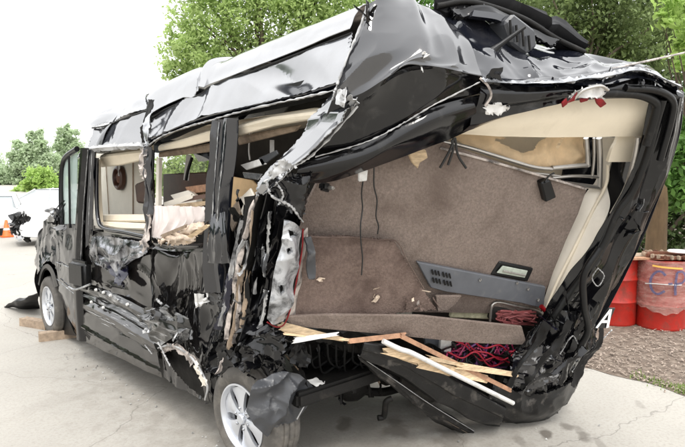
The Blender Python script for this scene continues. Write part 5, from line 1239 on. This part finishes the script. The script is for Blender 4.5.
# ------------------------------------------------------------------ loose things in and around the wreck
tag(plate('carpeted_plank', [r(283, 317, .0), r(330, 315, -.01), r(420, 316, -.01), r(522, 327, .0), r(527, 345, .01), r(470, 343, .01), r(380, 334, .0), r(292, 326, .0)], .02, carpet_m, None, bev=.002),
    'long taupe carpeted plank lying across the torn rear sill', 'plank')
tag(tube('white_pipe', [r(383, 341, -.10), r(400, 349, -.12), r(412, 353, -.13), r(440, 367, -.14), r(513, 403, -.14)], .017, white_plastic, None, n=10), 'long white pipe slanting down across the splintered wood at the rear', 'pipe')
tag(bar('wood_strip', r(401, 336, -.06), r(510, 390, -.13), .030, .022, redwood_m, None, split=.02), 'long reddish wooden strip just above and parallel to the white pipe', 'wooden strip')
tag(bar('wood_strip', r(350, 341, -.05), r(404, 335, -.05), .032, .02, redwood_m, None, split=.02), 'short reddish wooden strip just under the left half of the plank', 'wooden strip')
for i, (a, b, w, lab) in enumerate([((388, 350), (428, 362), .065, 'pale splintered slat under the upper end of the white pipe'), ((424, 364), (482, 378), .07, 'widest pale splintered slat at the middle of the white pipe'),
                               ((462, 366), (512, 374), .045, 'pale splintered slat nearest the red wiring'), ((400, 356), (450, 374), .04, 'narrow pale splintered slat under the white pipe beside the black bumper'),
                               ((286, 327), (336, 338), .05, 'pale splintered slat at the left end of the carpeted plank'), ((290, 333), (350, 340), .03, 'thin pale splinter pointing right under the left end of the plank'), ((430, 358), (474, 368), .03, 'thin pale splinter between white pipe and wiring')]):
    tag(bar('splintered_slat', r(*a, (-.10 if i not in (4, 5) else -.03) - .008 * (i % 3)), r(*b, (-.105 if i not in (4, 5) else -.03) - .008 * (i % 3)), w, .015, pine_m, None, split=.09, taper=.55 if i > 3 else .8, nseg=10), lab, 'splintered wood', 'splintered wood at the torn rear')
tag(bar('grey_strip', r(296, 340, -.06), r(336, 334, -.06), .035, .012, white_plastic, None, split=.04, taper=.6), 'torn greyish white strip lying over splintered wood at the left', 'plastic strip')
tag(plate('wood_chunk', [r(408, 152, .1), r(414, 150, .1), r(426, 150, .1), r(428, 158, .1), r(420, 163, .1), r(418, 169, .1), r(413, 164, .1)], .03, pine_m, None, bev=.004), 'small pale broken wood piece below the black peeled roof corner', 'broken wood')
# second window: curtain and rubbish
sheet_c = sheet('window_curtain', [[s(152, 206, .02), s(175, 206, .02), s(205, 207, .04)], [s(152, 222, .0), s(175, 222, .02), s(203, 222, .04)], [s(151, 237, .0), s(165, 238, .0), s(185, 232, .03)]], curtain_m, None, 90, 30, amp=.022, sc=9, seed=71, tear=.004, ku=1.0, kv=.25, thick=.003)
tag(sheet_c, 'pale pinkish white curtain hanging over the second side window sill', 'curtain')
def debris(name, P, th, m, label, cat, grp='debris in the side windows'):
    return tag(plate(name, P, th, m, None, bev=.004), label, cat, grp)
for (c_, w_, h_, x_, lab) in ((193, 22, 11, -.01, 'beige torn foam lying on the lower right of the curtain'), (178, 38, 10, -.03, 'crumpled brown foam on the second window sill')):
    cy_ = 229 if w_ == 22 else 238
    o = sheet('foam_piece', [[s(c_ - w_ / 2, cy_ + h_ * .1, x_ + .02), s(c_, cy_ - h_ * .35, x_), s(c_ + w_ / 2, cy_ - h_ * .5, x_ + .02)], [s(c_ - w_ * .52, cy_ + h_ * .3, x_ - .03), s(c_, cy_ + h_ * .05, x_ - .06), s(c_ + w_ * .5, cy_ - .1 * h_, x_ - .03)], [s(c_ - w_ * .45, cy_ + h_ * .6, x_), s(c_, cy_ + h_ * .5, x_ - .02), s(c_ + w_ * .42, cy_ + h_ * .3, x_)]], foam_m, None, 50, 34, amp=.035, sc=9, tear=.008, thick=.012, sharp=14)
    tag(o, lab, 'foam', 'debris in the side windows')
debris('white_block', [s(170, 195, .25), s(188, 190, .25), s(196, 196, .22), s(196, 207, .2), s(180, 207, .2)], .06, cream_pale, 'angular whitish panel piece above the curtain', 'broken panel')
debris('white_block', [s(185, 192, .35), s(203, 189, .35), s(204, 200, .33), s(194, 204, .33)], .05, pine_m, 'yellowish broken block beside the dark pillar above the curtain', 'broken panel')
for (a, b, w, mm, lab) in (((166, 205), (192, 196), .05, cream_pale, 'pale slat leaning left just above the curtain edge'), ((176, 207), (206, 203), .045, pine_m, 'flat tan slat resting along the curtain top'),
                          ((182, 200), (206, 196), .04, walnut_m, 'dark brown slat in the heap above the curtain'), ((163, 236), (186, 226), .03, oldwood_m, 'thin weathered splinter lying over the curtain'), ((186, 240), (207, 226), .035, pine_m, 'tan splinter against the broad black pillar')):
    tag(bar('splintered_slat', s(*a, .12 if a[1] < 220 else -.07), s(*b, .10 if a[1] < 220 else -.08), w, .015, mm, None, split=.05, taper=.7), lab, 'splintered wood', 'debris in the side windows')
debris('orange_board', [s(185, 187, .3), s(207, 184, .3), s(206, 192, .3), s(188, 194, .3)], .04, redwood_m, 'short orange brown board end beside the broad black pillar', 'board')
# third window
debris('plywood_sheet', [s(230, 176, .3), s(252, 180, .35), s(262, 190, .35), s(246, 215, .3), s(228, 214, .25)], .02, plywood_m, 'tan plywood sheet standing in the third side window', 'plywood')
for i, (Q, mm, lab) in enumerate([([(240, 165), (262, 158), (266, 164), (246, 170)], white_plastic, 'upper white torn panel sliver in the third window'), ([(242, 172), (262, 174), (258, 180), (244, 178)], bare_metal, 'grey metal sliver in the third window'),
                                  ([(258, 158), (276, 150), (278, 154), (262, 166)], liner_m, 'slanted grey sliver under the peeled flap'), ([(226, 215), (240, 196), (244, 204), (232, 232)], foam_m, 'beige splintered lump beside the torn strips'), ([(238, 200), (250, 188), (254, 196), (242, 216)], cream_pale, 'pale jagged lump in front of the plywood')]):
    debris('panel_sliver', [s(x, y, .12) for x, y in Q], .015, mm, lab, 'broken panel')
# chocks, flap and mud guard by the front wheel
for (x, y, an, ln, lab) in ((36, 327, .1, .42, 'weathered wooden block in front of the front wheel'), (64, 338, -.12, .46, 'weathered wooden block behind the front wheel')):
    c = g(x, y, 0); o = bar('wheel_chock', c + RGT * -ln / 2 + np.array([0, 0, .05]) + fw2 * an, c + RGT * ln / 2 + np.array([0, 0, .05]) - fw2 * an, .11, .10, oldwood_m, None, side=(0, 0, 1), split=.015)
    tag(o, lab, 'wooden block', 'blocks at the front wheel')
mf = g(22, 309)
fl = sheet('rubber_flap', [[g(4, 307), g(22, 309), g(40, 308)], [g(10, 303, .12), g(22, 302, .2), g(38, 300, .22)], [g(18, 299, .2), g(28, 296, .3), g(40, 293, .36)]], rubber_seal, None, 18, 14, amp=.02, sc=5, thick=.012)
tag(fl, 'black rubber flap lying on the concrete ahead of the front wheel', 'rubber flap')
sheet('mud_flap', [[s(57, 290, .1), s(62, 300, .1)], [s(60, 325, .1), s(72, 328, .1)], [s(62, 334, .1), s(77, 336, .1)]], rubber_seal, van, 10, 14, thick=.01)
